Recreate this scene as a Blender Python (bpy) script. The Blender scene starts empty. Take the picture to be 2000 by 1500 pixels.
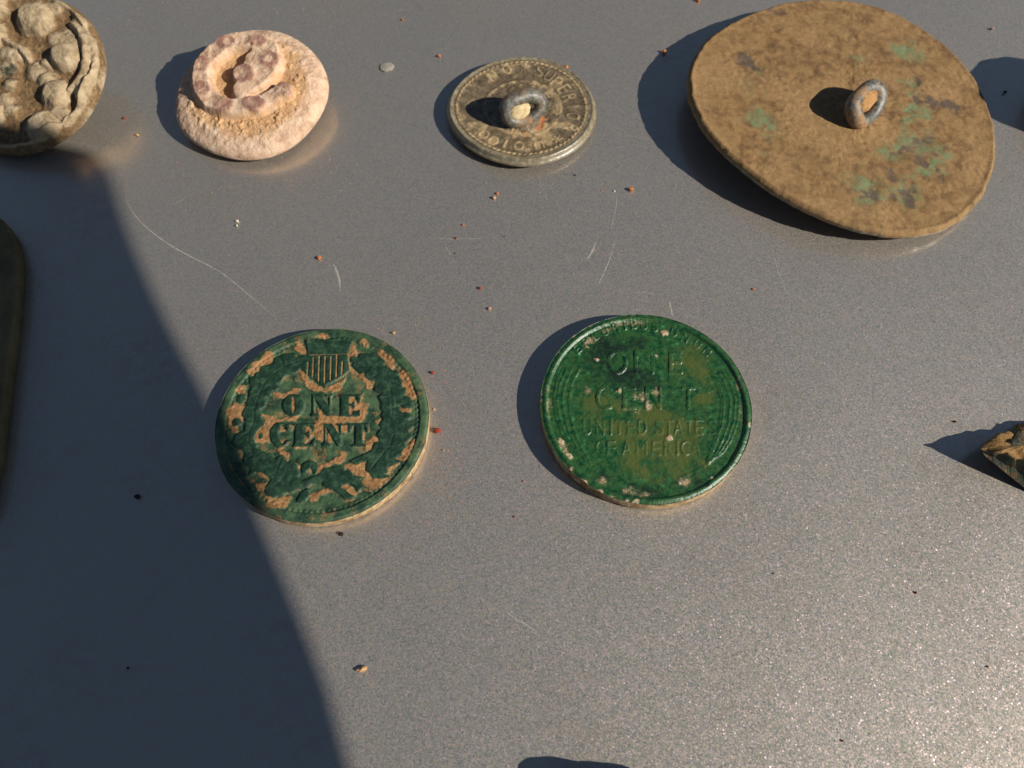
import bpy, bmesh, math, random
import numpy as np
from mathutils import Vector, Matrix

# ------------------------------------------------------------------ camera, sky, sun, exposure
MM = 0.001
FPX = 1600.0                       # focal length in photograph pixels (2000 x 1500)
PITCH = math.radians(63.0)
CAM_H = 68.3                       # mm above the panel
SUN_AZ, SUN_EL = math.radians(-22.0), math.radians(33.0)   # azimuth from +x towards +y

scene = bpy.context.scene
col = scene.collection
fwd = np.array([0, math.cos(PITCH), -math.sin(PITCH)])
upv = np.array([0, math.sin(PITCH), math.cos(PITCH)])
rgt = np.array([1.0, 0, 0])
CAM = -fwd * (CAM_H / math.sin(PITCH))
SUN = np.array([math.cos(SUN_EL) * math.cos(SUN_AZ), math.cos(SUN_EL) * math.sin(SUN_AZ), math.sin(SUN_EL)])

cd = bpy.data.cameras.new('camera')
cam = bpy.data.objects.new('camera', cd); col.objects.link(cam)
cam.location = Vector(CAM * MM)
cam.rotation_euler = (math.pi / 2 - PITCH, 0, 0)
cd.sensor_width = 36.0
cd.lens = 36.0 * FPX / 2000.0
cd.clip_start = 0.002; cd.clip_end = 50.0
cd.dof.use_dof = True
cd.dof.focus_distance = 0.0745
cd.dof.aperture_fstop = 60.0
scene.camera = cam

world = bpy.data.worlds.new('World'); scene.world = world
world.use_nodes = True
wn = world.node_tree.nodes; wl = world.node_tree.links
bg = wn['Background']
sky = wn.new('ShaderNodeTexSky'); sky.sky_type = 'NISHITA'; sky.sun_disc = False
sky.sun_elevation = SUN_EL
sky.altitude = 1500.0; sky.dust_density = 0.6; sky.ozone_density = 0.2; sky.air_density = 0.85
sky.sun_rotation = math.pi / 2 - SUN_AZ
wl.new(sky.outputs[0], bg.inputs[0]); bg.inputs[1].default_value = 0.05

sl = bpy.data.lights.new('sun', 'SUN'); sl.energy = 5.0; sl.angle = math.radians(0.5); sl.color = (1.0, 0.945, 0.86)
so = bpy.data.objects.new('sun', sl); col.objects.link(so)
so.rotation_euler = Vector(SUN).to_track_quat('Z', 'Y').to_euler()
so.location = Vector(SUN) * 1.0

vs = scene.view_settings
vs.view_transform = 'Standard'; vs.look = 'None'; vs.gamma = 1.0; vs.use_curve_mapping = False
vs.exposure = 0.2
scene.cycles.caustics_reflective = False

# ------------------------------------------------------------------ helpers
random.seed(4)
rng = np.random.default_rng(7)

def at(x, y, z=0.0):
    """photo pixel -> point (mm) where its ray meets the height z"""
    d = fwd + rgt * (x - 1000) / FPX + upv * (750 - y) / FPX
    return CAM + d * ((z - CAM[2]) / d[2])

class Plane:
    def __init__(s, c, nx=0.0, ny=0.0):
        s.c = np.array(c, float)
        n = np.array([nx, ny, 1.0]); s.n = n / np.linalg.norm(n)
        u = np.array([1.0, 0, 0]) - s.n * s.n[0]; s.u = u / np.linalg.norm(u)
        s.v = np.cross(s.n, s.u)
    def loc(s, x, y):
        d = fwd + rgt * (x - 1000) / FPX + upv * (750 - y) / FPX
        q = CAM + d * (((s.c - CAM) @ s.n) / (d @ s.n)) - s.c
        return (q @ s.u, q @ s.v)
    def locs(s, pts, crop=None):
        if crop: pts = [(crop[0] + crop[2] * x, crop[1] + crop[2] * y) for x, y in pts]
        return np.array([s.loc(x, y) for x, y in pts])
    def world(s, x, y, z):
        return s.c + np.multiply.outer(x, s.u) + np.multiply.outer(y, s.v) + np.multiply.outer(z, s.n)

# --- gradient-ish noise in numpy
_perm = rng.permutation(4096)
_val = rng.random(4096) * 2 - 1
def _vn(x, y, seed):
    xi = np.floor(x).astype(int); yi = np.floor(y).astype(int)
    fx = x - xi; fy = y - yi
    fx = fx * fx * fx * (fx * (fx * 6 - 15) + 10); fy = fy * fy * fy * (fy * (fy * 6 - 15) + 10)
    def h(a, b): return _val[_perm[(_perm[(a + seed * 131) & 4095] + b) & 4095]]
    return (h(xi, yi) * (1 - fx) + h(xi + 1, yi) * fx) * (1 - fy) + (h(xi, yi + 1) * (1 - fx) + h(xi + 1, yi + 1) * fx) * fy
def fbm(x, y, size, octv=4, seed=0, gain=0.5):
    x = np.asarray(x, float) / size + 311.7; y = np.asarray(y, float) / size + 177.3
    o = 0; a = 1.0; t = 0
    for k in range(octv):
        c, s_ = math.cos(0.7 * k), math.sin(0.7 * k)
        o = o + a * _vn(c * x - s_ * y, s_ * x + c * y, seed + k); t += a
        a *= gain; x = x * 2.03; y = y * 2.03
    return o / t
def sst(a, b, x):
    t = np.clip((x - a) / (b - a), 0, 1); return t * t * (3 - 2 * t)

# --- raster masks in the local plane of a thing (mm)
class Mask:
    def __init__(s, half, n=900):
        s.L = half; s.N = n; s.a = np.zeros((n, n))
        s.g = (np.arange(n) + 0.5) / n * 2 * half - half
    def _win(s, lo, hi):
        i0 = max(0, int((lo + s.L) / (2 * s.L) * s.N) - 1); i1 = min(s.N, int((hi + s.L) / (2 * s.L) * s.N) + 2)
        return i0, i1
    def poly(s, P, val=1.0):
        P = np.asarray(P, float)
        x0, x1 = s._win(P[:, 0].min(), P[:, 0].max()); y0, y1 = s._win(P[:, 1].min(), P[:, 1].max())
        if x1 <= x0 or y1 <= y0: return s
        X, Y = np.meshgrid(s.g[x0:x1], s.g[y0:y1]); ins = np.zeros(X.shape, bool)
        for (ax, ay), (bx, by) in zip(P, np.roll(P, -1, 0)):
            if ay == by: continue
            c = ((ay > Y) != (by > Y)) & (X < (bx - ax) * (Y - ay) / (by - ay) + ax)
            ins ^= c
        w = s.a[y0:y1, x0:x1]; w[ins] = val
        return s
    def ell(s, cx, cy, rx, ry, rot=0.0, val=1.0):
        t = np.linspace(0, 2 * np.pi, 40, endpoint=False)
        c, q = math.cos(rot), math.sin(rot)
        return s.poly(np.stack([cx + rx * np.cos(t) * c - ry * np.sin(t) * q, cy + rx * np.cos(t) * q + ry * np.sin(t) * c], -1), val)
    def stroke(s, P, w, val=1.0):
        P = np.asarray(P, float); w = np.broadcast_to(np.asarray(w, float), (len(P),))
        for k in range(len(P) - 1):
            a, b = P[k], P[k + 1]; d = b - a; n = np.array([-d[1], d[0]]) / (np.linalg.norm(d) + 1e-9)
            s.poly([a + n * w[k] / 2, b + n * w[k + 1] / 2, b - n * w[k + 1] / 2, a - n * w[k] / 2], val)
        for k in range(len(P)): s.ell(P[k][0], P[k][1], w[k] / 2, w[k] / 2, 0, val)
        return s
    def tris(s, T, val=1.0):
        for t in T: s.poly(t, val)
        return s
    def blur(s, sig):
        k = np.fft.fftfreq(s.N, d=2 * s.L / s.N)
        G = np.exp(-2 * (np.pi * sig) ** 2 * (k[:, None] ** 2 + k[None, :] ** 2))
        m = Mask(s.L, s.N); m.a = np.real(np.fft.ifft2(np.fft.fft2(s.a) * G)); return m
    def __call__(s, x, y):
        fx = np.clip((np.asarray(x) + s.L) / (2 * s.L) * s.N - 0.5, 0, s.N - 1.001); fy = np.clip((np.asarray(y) + s.L) / (2 * s.L) * s.N - 0.5, 0, s.N - 1.001)
        xi = fx.astype(int); yi = fy.astype(int); fx = fx - xi; fy = fy - yi
        a = s.a
        return (a[yi, xi] * (1 - fx) + a[yi, xi + 1] * fx) * (1 - fy) + (a[yi + 1, xi] * (1 - fx) + a[yi + 1, xi + 1] * fx) * fy

_glyphs = {}
def glyph(ch):
    """triangles of a character of the built-in font, centred, cap height 1"""
    if ch not in _glyphs:
        cu = bpy.data.curves.new('glyph', 'FONT'); cu.body = ch; cu.resolution_u = 6
        ob = bpy.data.objects.new('glyph', cu)
        me = ob.to_mesh(); me.calc_loop_triangles()
        V = np.array([v.co[:2] for v in me.vertices]); T = np.array([t.vertices[:] for t in me.loop_triangles])
        V = V - (V.min(0) + V.max(0)) / 2; V = V / np.ptp(V[:, 1])
        _glyphs[ch] = V[T]
        ob.to_mesh_clear(); bpy.data.objects.remove(ob); bpy.data.curves.remove(cu)
    return _glyphs[ch]
def put_glyph(m, ch, pos, w, h, rot=0.0):
    T = glyph(ch).copy(); W = np.ptp(T[..., 0])
    T[..., 0] *= w / W; T[..., 1] *= h
    c, s_ = math.cos(rot), math.sin(rot)
    T = np.stack([T[..., 0] * c - T[..., 1] * s_ + pos[0], T[..., 0] * s_ + T[..., 1] * c + pos[1]], -1)
    m.tris(T)

# --- objects
def empty(name, loc):
    o = bpy.data.objects.new(name, None); o.empty_display_size = 0.005
    col.objects.link(o); o.location = Vector(np.asarray(loc) * MM); return o
def tag(o, label=None, cat=None, group=None, kind=None):
    if label: o['label'] = label
    if cat: o['category'] = cat
    if group: o['group'] = group
    if kind: o['kind'] = kind
    return o
def mesh_obj(name, V, F, mat, parent=None, origin=(0, 0, 0), attrs=None, smooth=True):
    """V in world mm; the object's origin stands at 'origin' (mm) or at its parent's"""
    me = bpy.data.meshes.new(name)
    V = (np.asarray(V, float) - np.asarray(origin, float)) * MM
    if isinstance(F, np.ndarray) and F.ndim == 2:
        nf, k = F.shape
        me.vertices.add(len(V)); me.vertices.foreach_set('co', V.astype(np.float32).ravel())
        me.loops.add(nf * k); me.loops.foreach_set('vertex_index', F.astype(np.int32).ravel())
        me.polygons.add(nf); me.polygons.foreach_set('loop_start', np.arange(0, nf * k, k, dtype=np.int32))
        me.update(calc_edges=True)
    else:
        me.from_pydata(V.tolist(), [], F)
    me.polygons.foreach_set('use_smooth', np.full(len(me.polygons), smooth))
    for k, a in (attrs or {}).items():
        at_ = me.attributes.new(k, 'FLOAT', 'POINT'); at_.data.foreach_set('value', np.asarray(a, np.float32))
    me.materials.append(mat); me.update()
    o = bpy.data.objects.new(name, me); col.objects.link(o)
    if parent: o.parent = parent
    else: o.location = Vector(np.asarray(origin) * MM)
    return o

def relief(parent, origin, pl, Rf, H, side, bottom, parts, mats, attr_fn, nr=110, nt=640, label=None, edge_pow=1.0, side_part=None):
    """A round piece as a height field in its own plane: top surface H(x,y), then the side rings
    (offset, z) and the bottom. label(x,y) says which part each top face belongs to."""
    th = np.linspace(0, 2 * np.pi, nt, endpoint=False)
    R = Rf(th)
    s = (np.arange(1, nr + 1) / nr) ** edge_pow
    X = np.outer(s, R * np.cos(th)); Y = np.outer(s, R * np.sin(th))
    Z = H(X, Y)
    rows = [(X[i], Y[i], Z[i]) for i in range(nr)]
    for off, z in side:
        zz = z(th) if callable(z) else np.full(nt, z)
        if off[0] == 'o': rr = R + off[1]
        else: rr = R * off[1]
        rows.append((rr * np.cos(th), rr * np.sin(th), zz))
    for f, z in bottom: rows.append((R * f * np.cos(th), R * f * np.sin(th), np.full(nt, z)))
    X = np.concatenate([[0.0]] + [r[0] for r in rows] + [[0.0]]); Y = np.concatenate([[0.0]] + [r[1] for r in rows] + [[0.0]])
    Z = np.concatenate([H(np.zeros(1), np.zeros(1))] + [r[2] for r in rows] + [[bottom[-1][1]]])
    n = len(rows)
    idx = 1 + np.arange(n * nt).reshape(n, nt)
    a = idx[:-1]; b = idx[1:]
    quads = np.stack([a, b, np.roll(b, -1, 1), np.roll(a, -1, 1)], -1)
    ql = np.zeros((n - 1, nt), int)
    if label is not None:
        q = quads[:nr - 1].reshape(-1, 4)
        ql[:nr - 1] = label(X[q].mean(1), Y[q].mean(1)).reshape(nr - 1, nt)
    if side_part is not None: ql[nr:nr + len(side)] = side_part
    quads = quads.reshape(-1, 4); ql = ql.ravel()
    t0 = np.stack([np.zeros(nt, int), idx[0], np.roll(idx[0], -1)], -1)
    t1 = np.stack([np.full(nt, len(X) - 1), np.roll(idx[-1], -1), idx[-1]], -1)
    W = pl.world(X, Y, Z)
    att = attr_fn(X, Y)
    out = {}
    for k, name in enumerate(parts):
        f = quads[ql == k]
        if len(f) == 0: continue
        fl = f
        if k == 0:
            fl = np.concatenate([f, np.concatenate([t0, t0[:, 2:]], 1), np.concatenate([t1, t1[:, 2:]], 1)])
        used, inv = np.unique(fl, return_inverse=True)
        fl = inv.reshape(fl.shape)
        if k == 0:       # fans as triangles
            nq = len(f); faces = fl[:nq].tolist() + [r[:3] for r in fl[nq:].tolist()]
        else: faces = fl
        out[name] = mesh_obj(name, W[used], faces, mats[k], parent, origin, {q: v[used] for q, v in att.items()})
    return out

def tube(P, r, nseg=12, closed=False):
    P = np.asarray(P, float); n = len(P); r = np.broadcast_to(np.asarray(r, float), (n,))
    V = []; F = []
    ref = np.array([0.13, 0.21, 0.97])
    for i in range(n):
        t = P[(i + 1) % n] - P[i - 1] if closed else P[min(i + 1, n - 1)] - P[max(i - 1, 0)]
        t = t / np.linalg.norm(t); a = np.cross(t, ref); a /= np.linalg.norm(a); b = np.cross(t, a)
        for k in range(nseg):
            w = 2 * np.pi * k / nseg; V.append(P[i] + r[i] * (a * math.cos(w) + b * math.sin(w)))
    for i in range(n if closed else n - 1):
        j = (i + 1) % n
        for k in range(nseg):
            l = (k + 1) % nseg; F.append((i * nseg + k, j * nseg + k, j * nseg + l, i * nseg + l))
    if not closed:
        F.append(tuple(range(nseg))[::-1]); F.append(tuple((n - 1) * nseg + k for k in range(nseg)))
    return np.array(V), F

def lump(c, rad, seed, sub=2, rough=0.25, axes=(np.array([1, 0, 0.]), np.array([0, 1, 0.]), np.array([0, 0, 1.]))):
    bm = bmesh.new(); bmesh.ops.create_icosphere(bm, subdivisions=sub, radius=1.0)
    V = np.array([v.co[:] for v in bm.verts]); F = [tuple(v.index for v in f.verts) for f in bm.faces]; bm.free()
    f = 1 + rough * (fbm(V[:, 0] * 3 + V[:, 2] * 1.7, V[:, 1] * 3 - V[:, 2] * 2.1, 1.0, 3, seed) * 1.8)
    V = V * f[:, None]
    W = np.asarray(c) + V[:, :1] * rad[0] * axes[0] + V[:, 1:2] * rad[1] * axes[1] + V[:, 2:] * rad[2] * axes[2]
    return W, F

# ------------------------------------------------------------------ materials
def srgb(r, g, b):
    f = lambda c: (c / 255) / 12.92 if c <= 10 else (((c / 255) + 0.055) / 1.055) ** 2.4
    return (f(r), f(g), f(b), 1)
class NT:
    def __init__(s, name):
        s.m = bpy.data.materials.new(name); s.m.use_nodes = True
        s.t = s.m.node_tree; s.n = s.t.nodes; s.b = s.n['Principled BSDF']
        s.tc = s.n.new('ShaderNodeTexCoord')
    def new(s, typ, **kw):
        n = s.n.new(typ)
        for k, v in kw.items(): setattr(n, k, v)
        return n
    def link(s, a, b): s.t.links.new(a, b)
    def set(s, sock, v):
        if hasattr(v, 'is_linked') or hasattr(v, 'links'): s.link(v, sock)
        else: sock.default_value = v
    def noise(s, size_mm, detail=4, rough=0.55, dist=0.0):
        n = s.new('ShaderNodeTexNoise'); n.inputs['Scale'].default_value = 1000.0 / size_mm
        n.inputs['Detail'].default_value = detail; n.inputs['Roughness'].default_value = rough; n.inputs['Distortion'].default_value = dist
        s.link(s.tc.outputs['Object'], n.inputs['Vector']); return n.outputs[0]
    def ramp(s, fac, stops):
        r = s.new('ShaderNodeValToRGB'); s.link(fac, r.inputs[0]); e = r.color_ramp.elements
        while len(e) < len(stops): e.new(0.5)
        for k, (p, c) in enumerate(stops):
            e[k].position = p; e[k].color = c if len(c) == 4 else (*c, 1)
        return r.outputs[0]
    def math(s, op, a, b=0.0, c=None, clamp=False):
        n = s.new('ShaderNodeMath', operation=op, use_clamp=clamp); s.set(n.inputs[0], a); s.set(n.inputs[1], b)
        if c is not None: s.set(n.inputs[2], c)
        return n.outputs[0]
    def mix(s, fac, a, b):
        n = s.new('ShaderNodeMix', data_type='RGBA'); s.set(n.inputs['Factor'], fac); s.set(n.inputs['A'], a) if False else None
        s.set(n.inputs[0], fac); s.set(n.inputs[6], a); s.set(n.inputs[7], b); return n.outputs[2]
    def attr(s, name):
        a = s.new('ShaderNodeAttribute'); a.attribute_name = name; return a.outputs['Fac']
    def step(s, x, lo, hi):
        n = s.new('ShaderNodeMapRange'); n.interpolation_type = 'SMOOTHSTEP'
        s.set(n.inputs[0], x); n.inputs[1].default_value = lo; n.inputs[2].default_value = hi; return n.outputs[0]
    def bump(s, h, dist_mm, strength=1.0, normal=None):
        n = s.new('ShaderNodeBump'); n.inputs['Strength'].default_value = strength; n.inputs['Distance'].default_value = dist_mm * MM
        s.link(h, n.inputs['Height'])
        if normal is not None: s.link(normal, n.inputs['Normal'])
        return n.outputs[0]
    def out(s, color, rough=0.8, normal=None, spec=0.3, metal=0.0):
        s.set(s.b.inputs['Base Color'], color); s.set(s.b.inputs['Roughness'], rough)
        s.set(s.b.inputs['Specular IOR Level'], spec); s.set(s.b.inputs['Metallic'], metal)
        if normal is not None: s.link(normal, s.b.inputs['Normal'])
        return s.m

def mat_paint():
    t = NT('metallic_grey_paint')
    v = t.new('ShaderNodeTexVoronoi'); v.feature = 'F1'; v.inputs['Scale'].default_value = 10500.0
    t.link(t.tc.outputs['Object'], v.inputs['Vector'])
    sep = t.new('ShaderNodeSeparateColor'); t.link(v.outputs['Color'], sep.inputs[0])
    spark = t.step(sep.outputs[2], 0.70, 1.0)                    # a few big bright flakes
    amp = t.math('MULTIPLY_ADD', spark, 0.20, 0.20)
    sub = t.new('ShaderNodeVectorMath', operation='SUBTRACT'); t.link(v.outputs['Color'], sub.inputs[0]); sub.inputs[1].default_value = (0.5, 0.5, 0.5)
    sc = t.new('ShaderNodeVectorMath', operation='MULTIPLY'); t.link(sub.outputs[0], sc.inputs[0])
    cmb = t.new('ShaderNodeCombineXYZ'); t.link(amp, cmb.inputs[0]); t.link(amp, cmb.inputs[1]); cmb.inputs[2].default_value = 0.0
    t.link(cmb.outputs[0], sc.inputs[1])
    geo = t.new('ShaderNodeNewGeometry')
    ad = t.new('ShaderNodeVectorMath', operation='ADD'); t.link(geo.outputs['Normal'], ad.inputs[0]); t.link(sc.outputs[0], ad.inputs[1])
    nr_ = t.new('ShaderNodeVectorMath', operation='NORMALIZE'); t.link(ad.outputs[0], nr_.inputs[0])
    hue = t.new('ShaderNodeVectorMath', operation='MULTIPLY_ADD'); t.link(sub.outputs[0], hue.inputs[0]); hue.inputs[1].default_value = (0.14, 0.12, 0.14); hue.inputs[2].default_value = PAINT_FLAKE
    dust = t.noise(14, 4, 0.6)
    fine = t.noise(1.2, 5, 0.65)
    dm = t.math('MULTIPLY', t.step(dust, 0.42, 0.75), t.step(fine, 0.35, 0.75))
    c = t.mix(t.math('MULTIPLY', dm, 0.5), hue.outputs[0], (0.30, 0.20, 0.13, 1))
    rough = t.math('MULTIPLY_ADD', t.noise(22, 4, 0.6), 0.10, t.math('MULTIPLY_ADD', spark, -0.10, 0.50))
    m = t.out(c, rough, nr_.outputs[0], 0.5, t.math('MULTIPLY_ADD', dm, -0.2, 0.68))
    # the smoother layer of lacquer over the flakes: reflects what stands on it
    g = t.new('ShaderNodeBsdfPrincipled'); g.inputs['Base Color'].default_value = PAINT_GLOSS; g.inputs['Metallic'].default_value = 1.0; g.inputs['Roughness'].default_value = 0.23
    mx = t.new('ShaderNodeMixShader'); mx.inputs[0].default_value = 0.46
    t.link(t.b.outputs[0], mx.inputs[1]); t.link(g.outputs[0], mx.inputs[2]); t.link(mx.outputs[0], t.n['Material Output'].inputs['Surface'])
    return m
PAINT_FLAKE = (0.63, 0.58, 0.50)
PAINT_GLOSS = (0.58, 0.49, 0.39, 1)

def dirt_mat(name, base_stops, base_size, dirt_stops, rough=0.7, dirt='dirt', spec=0.4, bump=0.05, dark=None, extra=None):
    """patinated metal: base colour ramp by noise, earth where the attribute says there is some"""
    t = NT(name)
    n1 = t.noise(base_size, 6, 0.62, 0.3); n2 = t.noise(0.45, 5, 0.7)
    base = t.ramp(n1, base_stops)
    n3 = t.noise(0.55, 7, 0.8)
    c = base
    if dark:
        a = t.attr('dark'); c = t.mix(t.step(t.math('ADD', a, t.math('MULTIPLY_ADD', n2, 1.1, -0.55)), 0.2, 0.95), c, dark)
    if extra:
        a = t.attr('tint'); c = t.mix(t.step(t.math('ADD', a, t.math('MULTIPLY_ADD', n3, 1.2, -0.6)), 0.2, 1.0), c, extra)
    d = t.attr(dirt)
    nf = t.noise(0.13, 4, 0.7)
    df = t.step(t.math('ADD', t.math('ADD', d, t.math('MULTIPLY_ADD', n2, 0.9, -0.45)), t.math('MULTIPLY_ADD', nf, 0.9, -0.45)), 0.22, 0.8)
    c = t.mix(df, c, t.ramp(n3, dirt_stops))
    speck = t.step(t.noise(0.22, 3, 0.6), 0.68, 0.76)
    c = t.mix(t.math('MULTIPLY', speck, 0.35), c, dirt_stops[-1][1])
    rg = t.math('MULTIPLY_ADD', df, max(0.0, 0.93 - rough), rough)
    nm = t.bump(t.math('ADD', n2, t.noise(0.16, 4, 0.7)), bump, 1.0)
    return t.out(c, rg, nm, spec)

CLAY = [(0.3, srgb(98, 68, 40)), (0.5, srgb(152, 112, 70)), (0.72, srgb(190, 150, 104))]
M_paint = mat_paint()
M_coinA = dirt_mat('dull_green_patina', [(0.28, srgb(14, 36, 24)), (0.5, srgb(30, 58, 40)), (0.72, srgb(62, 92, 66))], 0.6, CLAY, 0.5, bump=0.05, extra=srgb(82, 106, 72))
M_coinB = dirt_mat('glossy_green_patina', [(0.28, srgb(8, 38, 24)), (0.44, srgb(20, 74, 40)), (0.54, srgb(54, 82, 38)), (0.62, srgb(28, 94, 52)), (0.78, srgb(104, 150, 106))], 0.5,
                   [(0.25, srgb(140, 112, 84)), (0.5, srgb(180, 152, 118)), (0.8, srgb(214, 196, 168))], 0.33, spec=0.6, bump=0.03, dark=srgb(24, 38, 28), extra=srgb(78, 90, 42))
M_edgeclay = dirt_mat('earth_crust_on_edge', [(0.3, srgb(84, 70, 48)), (0.48, srgb(176, 144, 102)), (0.6, srgb(206, 180, 140)), (0.75, srgb(120, 100, 66))], 0.9, CLAY, 0.9)

M_shank = dirt_mat('brown_silvered_brass', [(0.25, srgb(66, 57, 44)), (0.5, srgb(104, 88, 64)), (0.75, srgb(132, 120, 98))], 0.7,
                   [(0.25, srgb(130, 104, 70)), (0.5, srgb(172, 146, 104)), (0.8, srgb(200, 184, 146))], 0.5, spec=0.6, bump=0.03, extra=srgb(196, 120, 70))
M_ring = dirt_mat('worn_steel_wire', [(0.3, srgb(40, 40, 38)), (0.5, srgb(84, 84, 76)), (0.7, srgb(134, 130, 114))], 0.5, CLAY, 0.42, spec=0.7, bump=0.03)
M_rimmetal = dirt_mat('worn_silvered_rim', [(0.25, srgb(84, 76, 58)), (0.5, srgb(128, 116, 90)), (0.75, srgb(166, 156, 132))], 0.6, CLAY, 0.34, spec=0.8, bump=0.02)
M_disc = dirt_mat('earth_brown_brass', [(0.25, srgb(84, 62, 36)), (0.45, srgb(124, 94, 58)), (0.58, srgb(146, 114, 72)), (0.75, srgb(122, 112, 68))], 1.3,
                  [(0.25, srgb(112, 86, 54)), (0.5, srgb(148, 116, 76)), (0.78, srgb(176, 146, 102))], 0.72, spec=0.35, bump=0.06, dark=srgb(92, 78, 64), extra=srgb(114, 124, 86))
M_pink = dirt_mat('pinkish_earth_crust', [(0.28, srgb(168, 132, 104)), (0.5, srgb(212, 178, 148)), (0.72, srgb(226, 200, 170))], 1.0,
                  [(0.2, srgb(166, 122, 84)), (0.5, srgb(202, 160, 116)), (0.8, srgb(222, 184, 140))], 0.92, spec=0.15, bump=0.11, extra=srgb(156, 114, 98))
M_crust = dirt_mat('tan_earth_crust', [(0.3, srgb(120, 104, 82)), (0.5, srgb(172, 150, 118)), (0.7, srgb(198, 178, 146))], 1.1,
                   [(0.25, srgb(72, 58, 42)), (0.5, srgb(126, 100, 70)), (0.75, srgb(172, 140, 102))], 0.92, spec=0.15, bump=0.12, dark=srgb(62, 62, 52), extra=srgb(204, 170, 142))
M_plug = dirt_mat('packed_pale_earth', [(0.25, srgb(160, 130, 88)), (0.5, srgb(200, 176, 132)), (0.75, srgb(224, 210, 176))], 0.8, CLAY, 0.95, spec=0.1, bump=0.1)
M_plug2 = dirt_mat('packed_brown_earth', [(0.25, srgb(140, 100, 60)), (0.5, srgb(176, 134, 88)), (0.75, srgb(196, 160, 112))], 0.8, CLAY, 0.95, spec=0.1, bump=0.1)
M_olive = dirt_mat('dull_olive_metal', [(0.25, srgb(82, 72, 50)), (0.5, srgb(108, 96, 68)), (0.75, srgb(128, 112, 80))], 2.5, CLAY, 0.85, spec=0.2)
M_frag = dirt_mat('yellow_brown_earth', [(0.25, srgb(112, 84, 50)), (0.5, srgb(160, 124, 76)), (0.75, srgb(190, 156, 106))], 1.2, CLAY, 0.9, spec=0.2, bump=0.12)
M_fragdark = dirt_mat('dark_green_grey_metal', [(0.25, srgb(34, 36, 32)), (0.5, srgb(52, 58, 48)), (0.75, srgb(80, 110, 84))], 1.2, CLAY, 0.7, bump=0.08)
M_black = NT('black_plastic'); M_black = M_black.out((0.02, 0.02, 0.022, 1), 0.45, None, 0.4)
def plain(name, c, rough=0.95, size=0.4):
    t = NT(name); n = t.noise(size, 5, 0.7)
    a = tuple(x * 0.6 for x in c[:3]) + (1,); b = tuple(min(1, x * 1.3) for x in c[:3]) + (1,)
    return t.out(t.ramp(n, [(0.3, a), (0.7, b)]), rough, t.bump(n, 0.06), 0.2)
M_scr = plain('bare_scratch', srgb(160, 154, 144), 0.6, 0.25)

# ------------------------------------------------------------------ the panel everything lies on
gx = np.linspace(-400, 400, 3); V = [(x, y, 0) for y in gx for x in gx]
panel = mesh_obj('panel', [(-500, -500, 0), (500, -500, 0), (500, 500, 0), (-500, 500, 0), (-500, -500, -12), (500, -500, -12), (500, 500, -12), (-500, 500, -12)],
                 [(0, 1, 2, 3), (7, 6, 5, 4), (4, 5, 1, 0), (5, 6, 2, 1), (6, 7, 3, 2), (7, 4, 0, 3)], M_paint, smooth=False)
tag(panel, 'flat sheet of metallic grey paint with scratches and specks', kind='structure')

def scratch(pts, w, z=0.012):
    P = np.array([at(x, y)[:2] for x, y in pts]); n = len(P)
    # refine
    t = np.linspace(0, n - 1, max(8, n * 5)); P = np.stack([np.interp(t, range(n), P[:, k]) for k in (0, 1)], -1)
    P = np.stack([np.convolve(np.pad(P[:, k], 3, 'edge'), np.ones(7) / 7, 'valid') for k in (0, 1)], -1)
    n = len(P); d = np.gradient(P, axis=0); nn = np.stack([-d[:, 1], d[:, 0]], -1); nn /= np.linalg.norm(nn, axis=1)[:, None] + 1e-9
    ww = w * np.sin(np.linspace(0.12, np.pi - 0.05, n)) ** 0.6 * (0.45 + 0.55 * rng.random(n)) / 2
    V = [(*(P[i] + nn[i] * ww[i]), z) for i in range(n)] + [(*(P[i] - nn[i] * ww[i]), z) for i in range(n)]
    F = [(i, n + i, n + i + 1, i + 1) for i in range(n - 1)]
    mesh_obj('scratch', V, F, M_scr, panel)
scratch([(243, 383), (255, 410), (275, 435), (310, 465), (350, 490), (400, 515), (430, 530), (455, 550), (485, 575), (520, 605), (544, 626)], 0.13)
scratch([(650, 513), (658, 530), (664, 550), (664, 572)], 0.3)
scratch([(1204, 375), (1205, 395), (1198, 430), (1190, 462)], 0.09)
scratch([(1201, 468), (1193, 500), (1184, 525), (1164, 564)], 0.17)
scratch([(1164, 470), (1158, 490), (1143, 512)], 0.3)
scratch([(1307, 588), (1311, 605), (1315, 622)], 0.28)
scratch([(840, 466), (900, 467), (945, 466)], 0.07)
scratch([(868, 478), (886, 508)], 0.08)
scratch([(1225, 571), (1255, 571), (1280, 574)], 0.08)
scratch([(1504, 470), (1516, 520), (1528, 560), (1550, 588)], 0.1)
scratch([(985, 1195), (1020, 1215), (1058, 1240)], 0.14)
scratch([(1165, 1345), (1220, 1385)], 0.07)
scratch([(1200, 262), (1260, 270), (1330, 288)], 0.07)
scratch([(330, 400), (352, 395), (365, 380)], 0.07)

for k in range(26):                      # faint short scuffs
    x, y = (rng.uniform(700, 1650), rng.uniform(240, 620)) if k < 16 else (rng.uniform(650, 1950), rng.uniform(1000, 1450))
    a = rng.normal(1.9, 0.5); l = rng.uniform(14, 60); b = rng.normal(0, 0.25)
    scratch([(x, y), (x + l * 0.5 * math.cos(a), y + l * 0.5 * math.sin(a)), (x + l * 0.5 * (math.cos(a) + math.cos(a + b)), y + l * 0.5 * (math.sin(a) + math.sin(a + b)))], rng.uniform(0.03, 0.06))

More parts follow.
